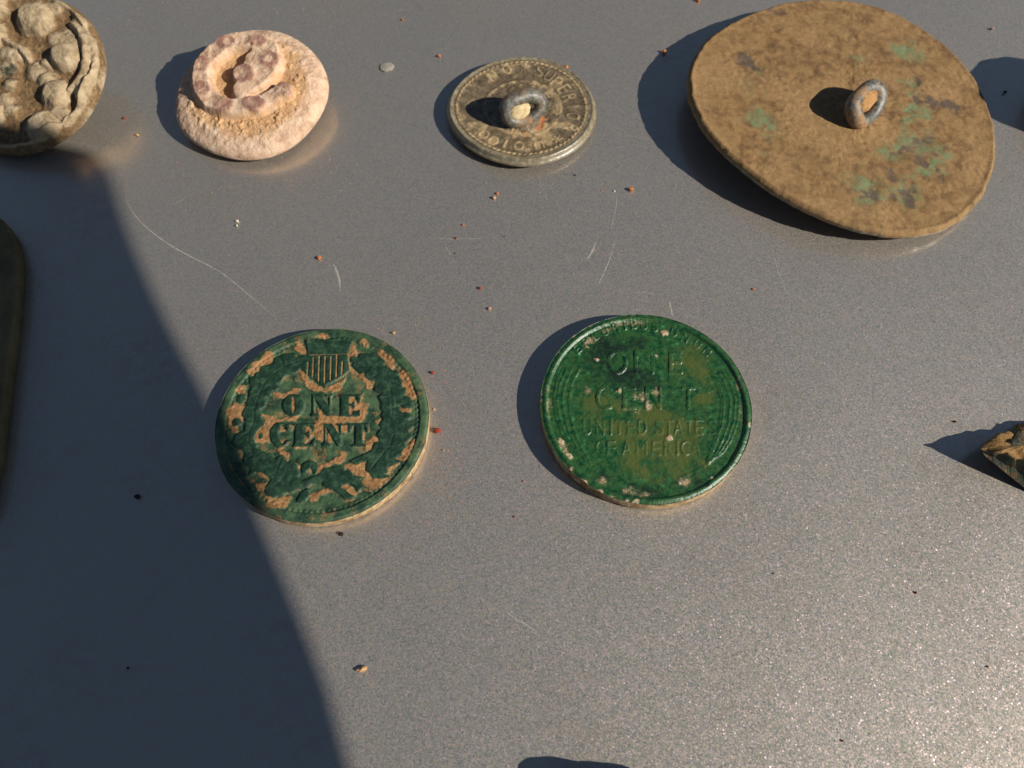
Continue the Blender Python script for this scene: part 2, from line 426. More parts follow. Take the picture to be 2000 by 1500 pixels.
# ------------------------------------------------------------------ coins
def to_local(pl, crop, P): return pl.locs(P, crop)
def glyph_px(m, pl, crop, ch, cx, cy, w, h, rot=0.0):
    T = glyph(ch); W = np.ptp(T[..., 0]); X = T[..., 0] / W * w; Y = -T[..., 1] * h
    c, s_ = math.cos(rot), math.sin(rot)
    Q = np.stack([X * c - Y * s_ + cx, X * s_ + Y * c + cy], -1).reshape(-1, 2)
    m.tris(pl.locs(Q, crop).reshape(-1, 3, 2))

def coin_edge(t, th):
    return [(('o', 0.03), -0.10), (('o', 0.05), -0.3), (('o', 0.03), -0.6 * t), (('o', 0.02), -0.85 * t), (('o', -0.08), -0.97 * t)]

# --- coin with the shield
CR = (390, 600, 480 / 1565)
T_A = 1.42
plA = Plane((-17.0, -4.33, T_A))
RA = 9.5
shield = [(662, 200), (690, 188), (735, 198), (780, 203), (820, 202), (880, 192), (930, 183), (972, 200), (965, 235), (948, 270), (940, 310), (945, 360), (956, 398), (900, 440), (850, 470), (795, 498), (740, 465), (690, 432), (642, 388), (665, 345), (682, 300), (682, 255)]
mSh = Mask(9.8).poly(to_local(plA, CR, shield))
mGr = Mask(9.8)                          # grooves of the shield
for x, y0, y1, w in ((690, 350, 424, 9), (724, 318, 448, 9), (762, 312, 468, 10), (799, 312, 478, 10), (837, 312, 462, 10), (874, 306, 444, 10), (909, 345, 425, 10)):
    mGr.stroke(to_local(plA, CR, [(x, y0), (x - 4, y1)]), w * CR[2] / 21.8)
mGr.stroke(to_local(plA, CR, [(690, 303), (940, 296)]), 0.07)
def fat(m, polys):
    for p in polys: m.poly(to_local(plA, CR, p))
L1 = Mask(9.8)                           # ONE
tt = np.linspace(0, 2 * np.pi, 40, endpoint=False)
L1.poly(to_local(plA, CR, np.stack([595 + 70 * np.cos(tt), 621 + 71 * np.sin(tt)], -1)))
L1.poly(to_local(plA, CR, np.stack([594 + 11 * np.cos(tt), 620 + 52 * np.sin(tt)], -1)), 0.0)
fat(L1, [[(708, 552), (768, 552), (832, 640), (832, 692), (806, 692), (728, 575), (728, 672), (762, 682), (762, 692), (706, 692), (706, 680), (716, 672), (716, 562)],
         [(800, 552), (845, 552), (845, 562), (832, 568), (832, 660), (822, 650), (822, 568), (800, 562)],
         [(888, 552), (1022, 552), (1020, 604), (1008, 604), (992, 566), (950, 564), (950, 614), (968, 612), (978, 596), (986, 596), (986, 648), (978, 648), (966, 628), (950, 626), (950, 682), (992, 680), (1012, 650), (1022, 650), (1020, 694), (888, 694), (888, 684), (896, 680), (896, 566), (888, 562)]])
L2 = Mask(9.8)                           # CENT
L2.poly(to_local(plA, CR, np.stack([512 + 68 * np.cos(tt), 808 + 76 * np.sin(tt)], -1)))
L2.poly(to_local(plA, CR, np.stack([528 + 26 * np.cos(tt), 808 + 62 * np.sin(tt)], -1)), 0.0)
L2.poly(to_local(plA, CR, [(545, 782), (600, 782), (600, 846), (545, 846)]), 0.0)
fat(L2, [[(556, 740), (572, 740), (572, 784), (558, 784), (545, 760)],
         [(596, 740), (728, 738), (730, 786), (718, 786), (704, 752), (664, 752), (664, 802), (682, 800), (692, 784), (700, 784), (700, 836), (692, 836), (680, 816), (664, 814), (664, 868), (704, 868), (722, 838), (732, 838), (730, 884), (588, 884), (588, 874), (602, 870), (606, 752), (596, 750)],
         [(780, 738), (842, 738), (900, 824), (900, 880), (876, 880), (802, 762), (802, 860), (834, 870), (834, 880), (778, 880), (778, 868), (790, 860), (790, 748)],
         [(868, 738), (912, 738), (912, 748), (900, 752), (900, 842), (890, 830), (890, 752), (868, 748)],
         [(942, 738), (1072, 736), (1074, 790), (1062, 790), (1046, 752), (1038, 752), (1036, 868), (1062, 872), (1062, 882), (966, 884), (966, 874), (988, 868), (990, 752), (976, 754), (958, 792), (944, 792)]])
mW = Mask(9.8)                           # wreath, bow and ribbons, traced in four quarters
QS = 220 / 1650
Q1, Q2, Q3, Q4 = (420, 630), (620, 630), (420, 820), (620, 820)
def qq(q, pts): return [(q[0] + QS * x, q[1] + QS * y) for x, y in pts]
def qpoly(m, pts, val=1.0): m.poly(plA.locs(pts), val)
left_out = qq(Q1, [(1340, 470), (1180, 490), (1170, 440), (1080, 430), (980, 460), (930, 490), (870, 500), (830, 590), (760, 620), (670, 640), (650, 710), (590, 730), (560, 780), (500, 790), (490, 880), (520, 950), (480, 1000), (500, 1040), (470, 1120), (430, 1170), (460, 1210), (400, 1280), (380, 1340), (430, 1400), (420, 1460)]) \
    + qq(Q3, [(430, 80), (430, 150), (330, 180), (280, 250), (230, 330), (300, 390), (400, 440), (420, 520), (400, 600), (500, 700), (500, 800), (600, 760), (700, 770), (820, 870), (740, 960), (720, 1060), (760, 1110), (850, 1130), (1000, 1080), (1200, 1010), (1300, 990), (1380, 960), (1380, 880), (1280, 880), (1220, 850)])
left_in = qq(Q1, [(1330, 560), (1290, 640), (1220, 690), (1180, 730), (1060, 760), (970, 830), (960, 880), (900, 890), (940, 950), (890, 980), (830, 1000), (820, 1050), (740, 1090), (750, 1150), (730, 1220), (650, 1270), (690, 1320), (670, 1390), (720, 1440), (710, 1500)]) \
    + qq(Q3, [(700, 70), (640, 110), (600, 180), (560, 280), (570, 340), (620, 350), (600, 400), (650, 440), (760, 490), (800, 490), (880, 570), (900, 540), (970, 510), (1060, 620), (1100, 590), (1200, 680), (1240, 780)])
qpoly(mW, left_out + left_in[::-1])
qpoly(mW, qq(Q3, [(1260, 760), (1250, 660), (1330, 600), (1400, 580), (1480, 620), (1510, 690), (1480, 770), (1430, 780), (1410, 700), (1350, 740), (1320, 780)]))
qpoly(mW, qq(Q3, [(1180, 1200), (1240, 1060), (1340, 990), (1380, 1020), (1370, 1110), (1330, 1180), (1250, 1200)]))
qpoly(mW, qq(Q4, [(0, 800), (80, 700), (200, 680), (340, 660), (390, 700), (390, 750), (470, 740), (540, 810), (660, 830), (620, 880), (650, 940), (700, 990), (640, 1000), (600, 1060), (530, 980), (450, 930), (370, 940), (340, 990), (450, 1070), (560, 1130), (500, 1160), (400, 1160), (330, 1090), (250, 1040), (200, 1010), (80, 960), (60, 920), (120, 900), (-100, 930), (-240, 960), (-240, 880)]))
qpoly(mW, qq(Q2, [(470, 520), (510, 490), (590, 500), (620, 450), (720, 440), (800, 460), (850, 490), (920, 500), (980, 560), (960, 640), (1040, 650), (1110, 700), (1170, 700), (1190, 770), (1230, 870), (1240, 950), (1290, 1000), (1270, 1060), (1350, 1090), (1390, 1170), (1370, 1250), (1250, 1240), (1200, 1200), (1210, 1300), (1330, 1320), (1390, 1370), (1320, 1430), (1400, 1500)])
      + qq(Q4, [(1420, 60), (1380, 130), (1320, 150), (1390, 240), (1280, 340), (1300, 370), (1250, 440), (1230, 510), (1130, 550), (1180, 590), (1240, 600), (1020, 700), (1040, 760), (980, 800), (1060, 830), (950, 860), (820, 850), (780, 800), (710, 730), (700, 640), (740, 600), (640, 620), (540, 650), (470, 600), (570, 540), (800, 440), (800, 380), (840, 320), (910, 310), (880, 250), (860, 200), (900, 140), (940, 130), (900, 60), (910, 0)])
      + qq(Q2, [(900, 1480), (950, 1400), (930, 1350), (960, 1300), (920, 1250), (930, 1170), (880, 1080), (920, 1040), (830, 980), (820, 920), (860, 860), (760, 840), (680, 780), (710, 740), (620, 740), (560, 690), (540, 650), (500, 620), (530, 580), (490, 560)]))
for q, x, y, r in ((Q1, 385, 1100, 70), (Q1, 310, 1450, 65), (Q3, 670, 230, 40), (Q2, 560, 1330, 45)):
    c_ = plA.loc(q[0] + QS * x, q[1] + QS * y); mW.ell(c_[0], c_[1], r * QS / 21.8, r * QS / 20)
mVein = Mask(9.8)                        # midribs and folds of the leaves
for q, pts in ((Q1, [(1200, 560), (1000, 640), (850, 740), (720, 880), (640, 1040), (580, 1240), (560, 1450)]), (Q3, [(560, 0), (500, 160), (480, 320), (560, 500), (700, 640), (900, 800), (1100, 900)]), (Q1, [(1000, 640), (960, 520)]), (Q1, [(850, 740), (960, 820)]), (Q1, [(720, 880), (600, 830)]), (Q1, [(640, 1040), (760, 1060)]), (Q1, [(600, 1180), (480, 1200)]),
               (Q3, [(500, 160), (360, 260)]), (Q3, [(560, 500), (450, 560)]), (Q3, [(620, 560), (780, 560)]), (Q3, [(880, 780), (960, 560)]), (Q3, [(1000, 850), (860, 960)]), (Q2, [(560, 600), (740, 640), (900, 740), (1030, 880), (1080, 1050), (1090, 1300), (1060, 1500)]), (Q2, [(900, 740), (800, 800)]), (Q2, [(1030, 880), (1180, 860)]),
               (Q2, [(1080, 1080), (950, 1100)]), (Q2, [(1090, 1250), (1300, 1180)]), (Q4, [(1060, 0), (1120, 200), (1040, 400), (900, 560), (780, 720)]), (Q4, [(1120, 200), (1280, 220)]), (Q4, [(1040, 400), (880, 400)]), (Q4, [(1040, 400), (1200, 460)]), (Q4, [(900, 560), (1060, 600)]), (Q4, [(100, 760), (300, 800), (520, 880), (600, 960)])):
    mVein.stroke(plA.locs(qq(q, pts)), 0.10)
dirtQ = [
 (Q1, [(1450, 210), (1490, 165), (1650, 160), (1650, 230), (1560, 245)]), (Q1, [(1130, 380), (1190, 290), (1260, 260), (1330, 420), (1330, 470), (1230, 430)]),
 (Q1, [(450, 700), (540, 640), (520, 590), (650, 540), (740, 420), (850, 430), (860, 500), (810, 620), (740, 610), (700, 600), (650, 710), (600, 720), (560, 770), (480, 740)]),
 (Q1, [(280, 1000), (350, 930), (490, 890), (430, 960), (470, 1110), (430, 1160), (430, 1080), (390, 1040), (330, 1040)]),
 (Q1, [(160, 1260), (230, 1180), (310, 1150), (360, 1200), (460, 1220), (390, 1290), (380, 1370), (420, 1460), (380, 1470), (350, 1410), (250, 1400), (230, 1500), (180, 1480)]),
 (Q1, [(830, 1000), (1000, 1020), (1160, 940), (1250, 970), (1200, 1030), (1080, 1060), (980, 1090), (890, 1100)]), (Q1, [(1200, 700), (1250, 690), (1500, 910), (1620, 960), (1640, 1020), (1480, 1000), (1400, 980), (1300, 880), (1250, 760)]),
 (Q1, [(680, 1330), (780, 1330), (860, 1380), (920, 1400), (1090, 1370), (1250, 1340), (1180, 1440), (900, 1450), (780, 1500), (710, 1450)]), (Q1, [(1480, 1240), (1540, 1270), (1650, 1380), (1650, 1500), (1460, 1490), (1500, 1350)]), (Q1, [(1110, 1060), (1180, 1060), (1170, 1340), (1110, 1340)]),
 (Q2, [(410, 560), (420, 440), (520, 310), (590, 420), (580, 500), (470, 500), (480, 580), (500, 640), (560, 700), (600, 740), (710, 730), (680, 780), (860, 860), (810, 940), (700, 960), (690, 890), (640, 800), (560, 740), (480, 700), (430, 640)]),
 (Q2, [(610, 260), (680, 230), (770, 310), (720, 370), (660, 350)]), (Q2, [(860, 420), (910, 370), (980, 420), (1100, 490), (1130, 560), (1120, 640), (1090, 690), (1000, 620), (970, 540), (880, 480)]),
 (Q2, [(1190, 720), (1250, 670), (1330, 730), (1380, 880), (1450, 1060), (1450, 1120), (1380, 1120), (1280, 1060), (1290, 1000), (1230, 920), (1240, 850), (1190, 780)]),
 (Q2, [(450, 1080), (510, 1070), (560, 1160), (620, 1140), (650, 950), (660, 1140), (750, 1170), (720, 1350), (660, 1450), (0, 1480), (0, 1330), (150, 1345), (330, 1355), (440, 1330), (450, 1200)]), (Q2, [(100, 940), (330, 850), (470, 720), (350, 930), (320, 970), (200, 1030)]),
 (Q2, [(820, 1430), (900, 1400), (950, 1380), (930, 1420), (880, 1480)]), (Q2, [(1010, 1420), (1060, 1350), (1150, 1440), (1130, 1500), (1030, 1500)]), (Q2, [(1200, 1250), (1370, 1240), (1370, 1290), (1220, 1310)]), (Q2, [(1060, 1030), (1150, 1010), (1220, 1060), (1150, 1100)]), (Q2, [(890, 740), (1010, 760), (990, 790), (900, 770)]),
 (Q3, [(590, 180), (640, 110), (720, 50), (720, 0), (830, 0), (840, 90), (800, 130), (800, 320), (700, 320), (570, 340), (560, 290)]), (Q3, [(930, 80), (960, 60), (1040, 160), (930, 190)]), (Q3, [(1090, 50), (1180, 60), (1160, 130), (1090, 150)]), (Q3, [(1290, 80), (1360, 70), (1440, 200), (1350, 340), (1290, 340), (1330, 200)]), (Q3, [(1450, 0), (1650, 0), (1590, 120), (1580, 300), (1460, 300)]),
 (Q3, [(890, 380), (980, 390), (950, 440), (1080, 460), (1070, 620), (990, 530), (940, 460)]), (Q3, [(1120, 388), (1340, 388), (1340, 415), (1130, 415)]), (Q3, [(1140, 590), (1240, 650), (1260, 770), (1320, 790), (1280, 800), (1220, 720)]), (Q3, [(1330, 750), (1390, 710), (1410, 760), (1360, 800)]), (Q3, [(1500, 640), (1650, 610), (1650, 660), (1560, 700), (1520, 800), (1470, 800), (1500, 730)]),
 (Q3, [(600, 770), (700, 760), (810, 870), (760, 880)]), (Q3, [(580, 920), (800, 900), (720, 1030), (600, 1030)]), (Q3, [(720, 1110), (800, 1130), (900, 1140), (1050, 1090), (1140, 1130), (1040, 1270), (930, 1290), (740, 1270)]), (Q3, [(1400, 1050), (1550, 1050), (1500, 1180), (1350, 1200)]), (Q3, [(300, 430), (390, 430), (400, 560), (340, 560)]), (Q3, [(230, 0), (330, 90), (320, 180), (250, 190), (200, 80)]),
 (Q4, [(0, 0), (280, 0), (300, 200), (140, 60), (90, 110), (90, 280), (0, 290)]), (Q4, [(330, 60), (480, 50), (450, 160), (340, 190)]), (Q4, [(130, 180), (160, 180), (230, 340), (130, 320)]), (Q4, [(650, 110), (710, 200), (700, 280), (640, 330)]), (Q4, [(790, 240), (860, 230), (910, 300), (840, 310), (800, 360), (790, 430), (690, 440), (690, 330)]),
 (Q4, [(20, 650), (160, 610), (300, 520), (320, 460), (400, 470), (420, 560), (380, 620), (180, 660), (40, 780), (0, 790)]), (Q4, [(390, 650), (460, 620), (560, 650), (700, 570), (720, 620), (690, 720), (800, 830), (1060, 840), (1000, 890), (900, 1010), (830, 1030), (720, 980), (640, 920), (680, 830), (560, 820), (470, 740), (400, 720)]),
 (Q4, [(340, 980), (380, 930), (460, 940), (520, 990), (600, 1070), (560, 1130), (450, 1060)]), (Q4, [(640, 990), (720, 1010), (860, 1020), (760, 1060), (700, 1040)]), (Q4, [(1130, 560), (1220, 530), (1250, 420), (1310, 370), (1390, 280), (1440, 280), (1380, 460), (1290, 590), (1150, 580)]), (Q4, [(970, 790), (1020, 700), (1230, 600), (1200, 650), (1030, 780)]),
 (Q4, [(80, 970), (220, 1010), (240, 1050), (80, 1080), (0, 1130), (0, 1060)]), (Q4, [(1010, 30), (1160, 20), (1140, 140), (1080, 150)])]
mD = Mask(9.8)
for q, p in dirtQ: qpoly(mD, qq(q, p))
mD = mD.blur(0.07)
bSh, bGr, bL1, bL2, bW, bVe = mSh.blur(0.05), mGr.blur(0.03), L1.blur(0.045), L2.blur(0.045), mW.blur(0.05), mVein.blur(0.05)
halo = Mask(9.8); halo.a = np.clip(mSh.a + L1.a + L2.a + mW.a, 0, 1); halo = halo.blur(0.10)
def warp(x, y, amp, size, seed): return x + amp * fbm(x, y, size, 3, seed), y + amp * fbm(x, y, size, 3, seed + 9)
def relA(x, y):
    wx, wy = warp(x, y, 0.08, 0.35, 5)
    return np.clip(bSh(x, y) + bL1(x, y) + bL2(x, y) + bW(wx, wy), 0, 1)
def dirt_and_lightA(x, y):
    wx, wy = warp(x, y, 0.16, 0.35, 3); n = fbm(x, y, 0.9, 5, 23); rel = relA(x, y); r = np.hypot(x, y)
    d = mD(wx, wy) * np.clip(0.92 + 0.5 * n, 0, 1) * (1 - 0.97 * rel)
    lit_line = np.clip(halo(x - 0.04, y + 0.05) * 2.0, 0, 1) * (1 - rel) * 0.62 * sst(-0.35, 0.25, fbm(x, y, 1.1, 3, 22)) * (r < RA * 0.9)  # earth along the relief, shifted lower right to paint in its lit edges
    stray = 0.46 * sst(0.05, 0.45, n) * (1 - rel) * (r < RA * 0.9)
    rim = 0.42 * sst(0.15, 0.5, fbm(x, y, 1.1, 4, 31)) * (r > RA * 0.9)
    return np.clip(np.maximum.reduce([d, lit_line, 0.9 * bGr(x, y), rim, stray]), 0, 1)
def HA(x, y):
    r = np.hypot(x, y); th = np.arctan2(y, x)
    rim = sst(RA * 0.905, RA * 0.925, r)
    dent = sst(RA * 0.875, RA * 0.885, r) * (1 - sst(RA * 0.905, RA * 0.915, r)) * (0.5 + 0.5 * np.sin(th * 110)) ** 0.8
    wx, wy = warp(x, y, 0.08, 0.35, 5)
    rel = np.maximum.reduce([bSh(x, y) * (1 - 0.55 * bGr(x, y)), bL1(x, y), bL2(x, y)])
    wr = bW(wx, wy) * (1 - 0.42 * bVe(x, y)) * (0.95 + 0.22 * fbm(x, y, 0.6, 3, 41))
    z = -0.22 + 0.17 * rel + 0.17 * wr * (1 - rel) + 0.08 * dent * (1 - 0.6 * wr)
    z = z + mD(*warp(x, y, 0.16, 0.35, 3)) * (1 - np.clip(rel + wr, 0, 1)) * (0.09 + 0.06 * fbm(x, y, 0.25, 3, 51))
    z = z * (1 - rim) + rim * (-0.02 + 0.035 * fbm(x, y, 0.7, 4, 61))
    z = z - 0.10 * sst(RA * 0.975, RA, r)
    return z + 0.016 * fbm(x, y, 0.25, 3, 71) + 0.03 * fbm(x, y, 2.5, 2, 73)
def labA(x, y):
    r = np.hypot(x, y); k = np.zeros(x.shape, int)
    k[bW(*warp(x, y, 0.08, 0.35, 5)) > 0.5] = 3
    k[(bL1(x, y) > 0.45) | (bL2(x, y) > 0.45)] = 2
    k[bSh(x, y) > 0.5] = 1
    k[r > RA * 0.905] = 4
    return k
cA = empty('coin', (plA.c[0], plA.c[1], 0))
tag(cA, 'dull green coin reading ONE CENT under a shield, tan earth in its hollows', 'coin')
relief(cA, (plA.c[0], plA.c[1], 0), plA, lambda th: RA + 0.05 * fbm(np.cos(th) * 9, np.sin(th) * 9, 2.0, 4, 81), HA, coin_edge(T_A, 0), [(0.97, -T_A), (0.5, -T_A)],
       ['field', 'shield', 'lettering', 'wreath', 'rim', 'edge'], [M_coinA] * 5 + [M_edgeclay], lambda x, y: {'dirt': dirt_and_lightA(x, y), 'tint': np.clip((1 - relA(x, y)) * (0.55 + 0.5 * fbm(x, y, 1.0, 4, 91)), 0, 1)}, 118, 720, labA, 0.85, 5)  # the dirt values here also carry the painted lit-edge lines

# --- coin with the wheat ears
CB = (1000, 580, 0.3)
T_B = 1.62
plB = Plane((12.1, -2.82, T_B))
RB = 9.47
gB1, gB2, gB3 = Mask(9.8), Mask(9.8), Mask(9.8)
for ch, x, y, w, h in (('O', 687, 418, 132, 158), ('N', 862, 418, 128, 150), ('E', 1068, 420, 88, 150), ('C', 600, 650, 102, 155), ('E', 766, 652, 86, 150), ('N', 922, 652, 104, 150), ('T', 1150, 652, 92, 150)):
    glyph_px(gB1, plB, CB, ch, x, y, w, h)
for ch, x in zip('UNITEDSTATES', (490, 575, 645, 700, 775, 850, 960, 1022, 1085, 1155, 1220, 1305)): glyph_px(gB2, plB, CB, ch, x, 842, 13 if ch == 'I' else 56, 100)
for ch, x in zip('OFAMERICA', (575, 645, 745, 845, 940, 1020, 1078, 1130, 1198)): glyph_px(gB2, plB, CB, ch, x, 978, 13 if ch == 'I' else (72 if ch == 'M' else 58), 96)
for ch, x, y in (('E', 425, 335), ('P', 480, 287), ('L', 540, 248), ('U', 605, 218), ('R', 676, 194), ('I', 735, 180), ('B', 795, 174), ('U', 860, 178), ('S', 932, 190), ('U', 1055, 224), ('N', 1132, 260), ('U', 1208, 303), ('M', 1272, 350)):
    glyph_px(gB3, plB, CB, ch, x, y, 12 if ch == 'I' else 42, 56, math.atan2(x - 875, -(y - 735)))
mE = Mask(9.8); mEl = Mask(9.8)
earL = [(330, 455), (288, 540), (268, 650), (280, 760), (320, 880), (385, 985), (480, 1065), (520, 1085), (500, 1040), (430, 910), (395, 790), (382, 660), (400, 550), (455, 450), (425, 470), (390, 455)]
earR = [(1390, 452), (1450, 540), (1485, 660), (1478, 800), (1432, 930), (1380, 1010), (1280, 1085), (1265, 1070), (1310, 950), (1352, 820), (1366, 690), (1345, 590), (1295, 490), (1340, 500)]
mE.poly(plB.locs(earL, CB)); mE.poly(plB.locs(earR, CB))
mE.stroke(plB.locs([(1290, 1075), (1200, 1130), (1090, 1172)], CB), 0.16); mE.stroke(plB.locs([(480, 1060), (560, 1110), (660, 1150)], CB), 0.14)
for f in (0.2, 0.5, 0.85):
    o = np.array([(330, 465), (288, 560), (270, 660), (285, 770), (325, 880), (385, 975), (470, 1050)]); i = np.array([(450, 470), (405, 560), (386, 660), (398, 780), (430, 900), (470, 990), (510, 1070)])
    mEl.stroke(plB.locs(o * (1 - f) + i * f, CB), 0.09)
    o = np.array([(1390, 470), (1445, 550), (1480, 660), (1470, 800), (1428, 920), (1375, 1000), (1290, 1075)]); i = np.array([(1300, 500), (1345, 590), (1368, 690), (1355, 820), (1315, 940), (1295, 1010), (1268, 1070)])
    mEl.stroke(plB.locs(o * (1 - f) + i * f, CB), 0.09)
for e_ in (earL, earR): mEl.stroke(plB.locs(e_, CB), 0.08)
b1, b2, b3, bE, bEl = gB1.blur(0.075), gB2.blur(0.045), gB3.blur(0.04), mE.blur(0.06), mEl.blur(0.04)
mDB = Mask(9.8); mDk = Mask(9.8); mOl = Mask(9.8)
def blobs(m, pl, crop, L, sc):
    for q in L:
        x, y, rx, ry = q[:4]; rx *= sc; ry *= sc; rot = q[4] if len(q) > 4 else 0.0
        t = np.linspace(0, 2 * np.pi, 24, endpoint=False); c, s_ = math.cos(rot), math.sin(rot)
        m.poly(pl.locs(np.stack([x + rx * np.cos(t) * c - ry * np.sin(t) * s_, y + rx * np.cos(t) * s_ + ry * np.sin(t) * c], -1), crop))
clods = [(992, 226, 28, 18), (550, 400, 20, 18), (700, 606, 22, 20), (1025, 908, 34, 20), (315, 935, 30, 26, .6), (372, 1030, 36, 22, .8), (468, 1202, 40, 22, .6), (382, 1120, 20, 16), (575, 1264, 24, 16), (802, 1330, 28, 14), (940, 380, 15, 12), (300, 360, 12, 10), (1548, 828, 14, 14), (1305, 1170, 16, 12), (1095, 1205, 22, 14), (745, 1325, 14, 12)]
blobs(mDB, plB, CB, clods, 0.78)
mDBs = mDB.blur(0.09)
mDfilm = Mask(9.8)
blobs(mDfilm, plB, CB, [(770, 165, 110, 22), (500, 290, 50, 34, -.6), (620, 210, 70, 20, -.4), (835, 640, 50, 40), (890, 700, 30, 30), (945, 610, 30, 40), (790, 735, 110, 14), (490, 600, 26, 40), (240, 680, 18, 130), (590, 1190, 50, 30), (760, 1260, 60, 30), (1120, 1200, 60, 34), (880, 1285, 80, 20), (345, 985, 26, 70, -.5), (1480, 560, 18, 90, -.2), (1495, 770, 14, 80)], 1)
mDfilm = mDfilm.blur(0.22)
blobs(mDk, plB, CB, [(560, 420, 90, 110), (760, 520, 190, 70), (880, 575, 130, 40), (520, 330, 70, 60), (690, 300, 220, 60), (480, 590, 40, 60), (600, 1170, 90, 50), (860, 1260, 180, 50), (1180, 1210, 120, 60)], 1)
mDk = mDk.blur(0.55)
blobs(mOl, plB, CB, [(900, 850, 380, 160), (1150, 420, 150, 130), (760, 780, 250, 90), (1000, 1080, 300, 130), (560, 700, 160, 100), (1250, 640, 80, 130)], 1)
mOl = mOl.blur(0.6)
def dirtB(x, y):
    wx, wy = warp(x, y, 0.16, 0.5, 13); r = np.hypot(x, y)
    d = np.maximum(mDBs(wx, wy), mDfilm(wx, wy) * (0.5 + 0.35 * fbm(x, y, 0.35, 4, 15)))
    edge = 0.5 * sst(0.15, 0.5, fbm(x, y, 0.6, 4, 16)) * sst(RB * 0.965, RB, r)
    return np.clip(np.maximum(d, edge), 0, 1)
def HB(x, y):
    r = np.hypot(x, y)
    rim = sst(RB * 0.925, RB * 0.955, r)
    wear = np.clip(0.62 + 0.75 * fbm(x, y, 0.9, 4, 19), 0.15, 1.0)
    z = -0.20 + (0.105 * sst(0.12, 0.62, b1(x, y)) + 0.085 * b2(x, y)) * wear + 0.12 * b3(x, y) * np.sqrt(wear) + bE(x, y) * (0.035 + 0.085 * bEl(x, y) * np.sqrt(wear) + 0.010 * np.sin(y * 9 + np.abs(x) * 4))
    z = z + 0.13 * mDBs(*warp(x, y, 0.16, 0.5, 13)) * (1 + 0.7 * fbm(x, y, 0.3, 3, 18))
    z = z * (1 - rim) + rim * (0.0 + 0.03 * fbm(x, y, 0.8, 4, 62) + 0.10 * mDBs(x, y))
    z = z - 0.14 * sst(RB * 0.965, RB, r)
    return z + 0.016 * fbm(x, y, 0.22, 3, 72) + 0.03 * fbm(x, y, 2.2, 2, 74)
def labB(x, y):
    r = np.hypot(x, y); k = np.zeros(x.shape, int)
    k[bE(x, y) > 0.5] = 2
    k[np.maximum.reduce([b1(x, y), b2(x, y), b3(x, y)]) > 0.4] = 1
    k[r > RB * 0.93] = 3
    return k
cB = empty('coin', (plB.c[0], plB.c[1], 0))
tag(cB, 'bright glossy green coin reading ONE CENT UNITED STATES OF AMERICA between wheat ears', 'coin')
relief(cB, (plB.c[0], plB.c[1], 0), plB, lambda th: RB + 0.05 * fbm(np.cos(th) * 9, np.sin(th) * 9, 2.0, 4, 82), HB, coin_edge(T_B, 0), [(0.97, -T_B), (0.5, -T_B)],
       ['field', 'lettering', 'wheat_ears', 'rim', 'edge'], [M_coinB] * 4 + [M_edgeclay],
       lambda x, y: {'dirt': dirtB(x, y), 'dark': np.clip(mDk(x, y) * (0.75 + 0.6 * fbm(x, y, 1.0, 4, 92)), 0, 1), 'tint': np.clip(mOl(x, y) * (0.7 + 0.9 * fbm(x, y, 0.9, 4, 93)), 0, 1) * (np.hypot(x, y) < RB * 0.9)}, 118, 720, labB, 0.85, 4)

# ------------------------------------------------------------------ outlines traced in the photo -> radius by angle
def outline(pl, pts, crop, smooth=0.06):
    Q = pl.locs(pts, crop); a = np.arctan2(Q[:, 1], Q[:, 0]); r = np.hypot(Q[:, 0], Q[:, 1]); o = np.argsort(a); a = a[o]; r = r[o]
    aa = np.concatenate([a - 2 * np.pi, a, a + 2 * np.pi]); rr = np.tile(r, 3)
    g = np.linspace(-np.pi, np.pi, 720, endpoint=False); R = np.interp(g, aa, rr)
    k = np.fft.fftfreq(720, 1 / 720); R = np.real(np.fft.ifft(np.fft.fft(R) * np.exp(-(k / 9.0) ** 2)))
    return lambda th: np.interp((np.asarray(th) + np.pi) % (2 * np.pi) - np.pi, np.concatenate([g, [np.pi]]), np.concatenate([R, R[:1]]))

def loop_points(c, az, lean, W, H, n=40, sq=2.3):
    ax = np.array([math.cos(az), math.sin(az), 0]); pr = np.array([-math.sin(az), math.cos(az), 0]); u = np.array([0, 0, 1.0]) * math.cos(lean) + pr * math.sin(lean)
    t = np.linspace(0, 2 * np.pi, n, endpoint=False); cs, sn = np.cos(t), np.sin(t)
    f = (np.abs(cs) ** sq + np.abs(sn) ** sq) ** (-1 / sq)
    f = f * (1 + 0.035 * np.sin(3 * t + 1.0) + 0.025 * np.sin(5 * t + 2.0))
    return np.asarray(c) + np.outer(cs * f * W / 2, ax) + np.outer(sn * f * H / 2, u), ax, u, np.cross(ax, u)

# --- small button lying on its face, wire shank up
CS = (820, 80, 0.19)
plS = Plane((1.134, 33.9, 1.28), 0.0, 0.02)
RSf = outline(plS, [(270, 680), (330, 500), (500, 330), (700, 220), (900, 165), (1080, 148), (1250, 165), (1450, 225), (1620, 330), (1740, 480), (1810, 650), (1815, 750), (1760, 900), (1650, 1040), (1480, 1150), (1300, 1215), (1050, 1250), (800, 1200), (600, 1120), (400, 960), (300, 820)], CS)
gS = Mask(9.0)
def ringtext(L, w, h):
    for ch, x, y in L:
        q = np.array(plS.loc(x, y)); a = math.atan2(q[1], q[0]) - math.pi / 2
        put_glyph(gS, ch, q, w * (0.25 if ch == 'I' else 1), h, a)
ringtext([('Y', 928, 167), ('N', 960, 147), ('O', 989, 135), ('*', 1025, 133), ('S', 1054, 139), ('U', 1072, 148), ('P', 1087, 159), ('E', 1101, 173), ('R', 1112, 190), ('I', 1119, 207), ('O', 1119, 226), ('R', 1114, 249)], 1.0, 1.55)
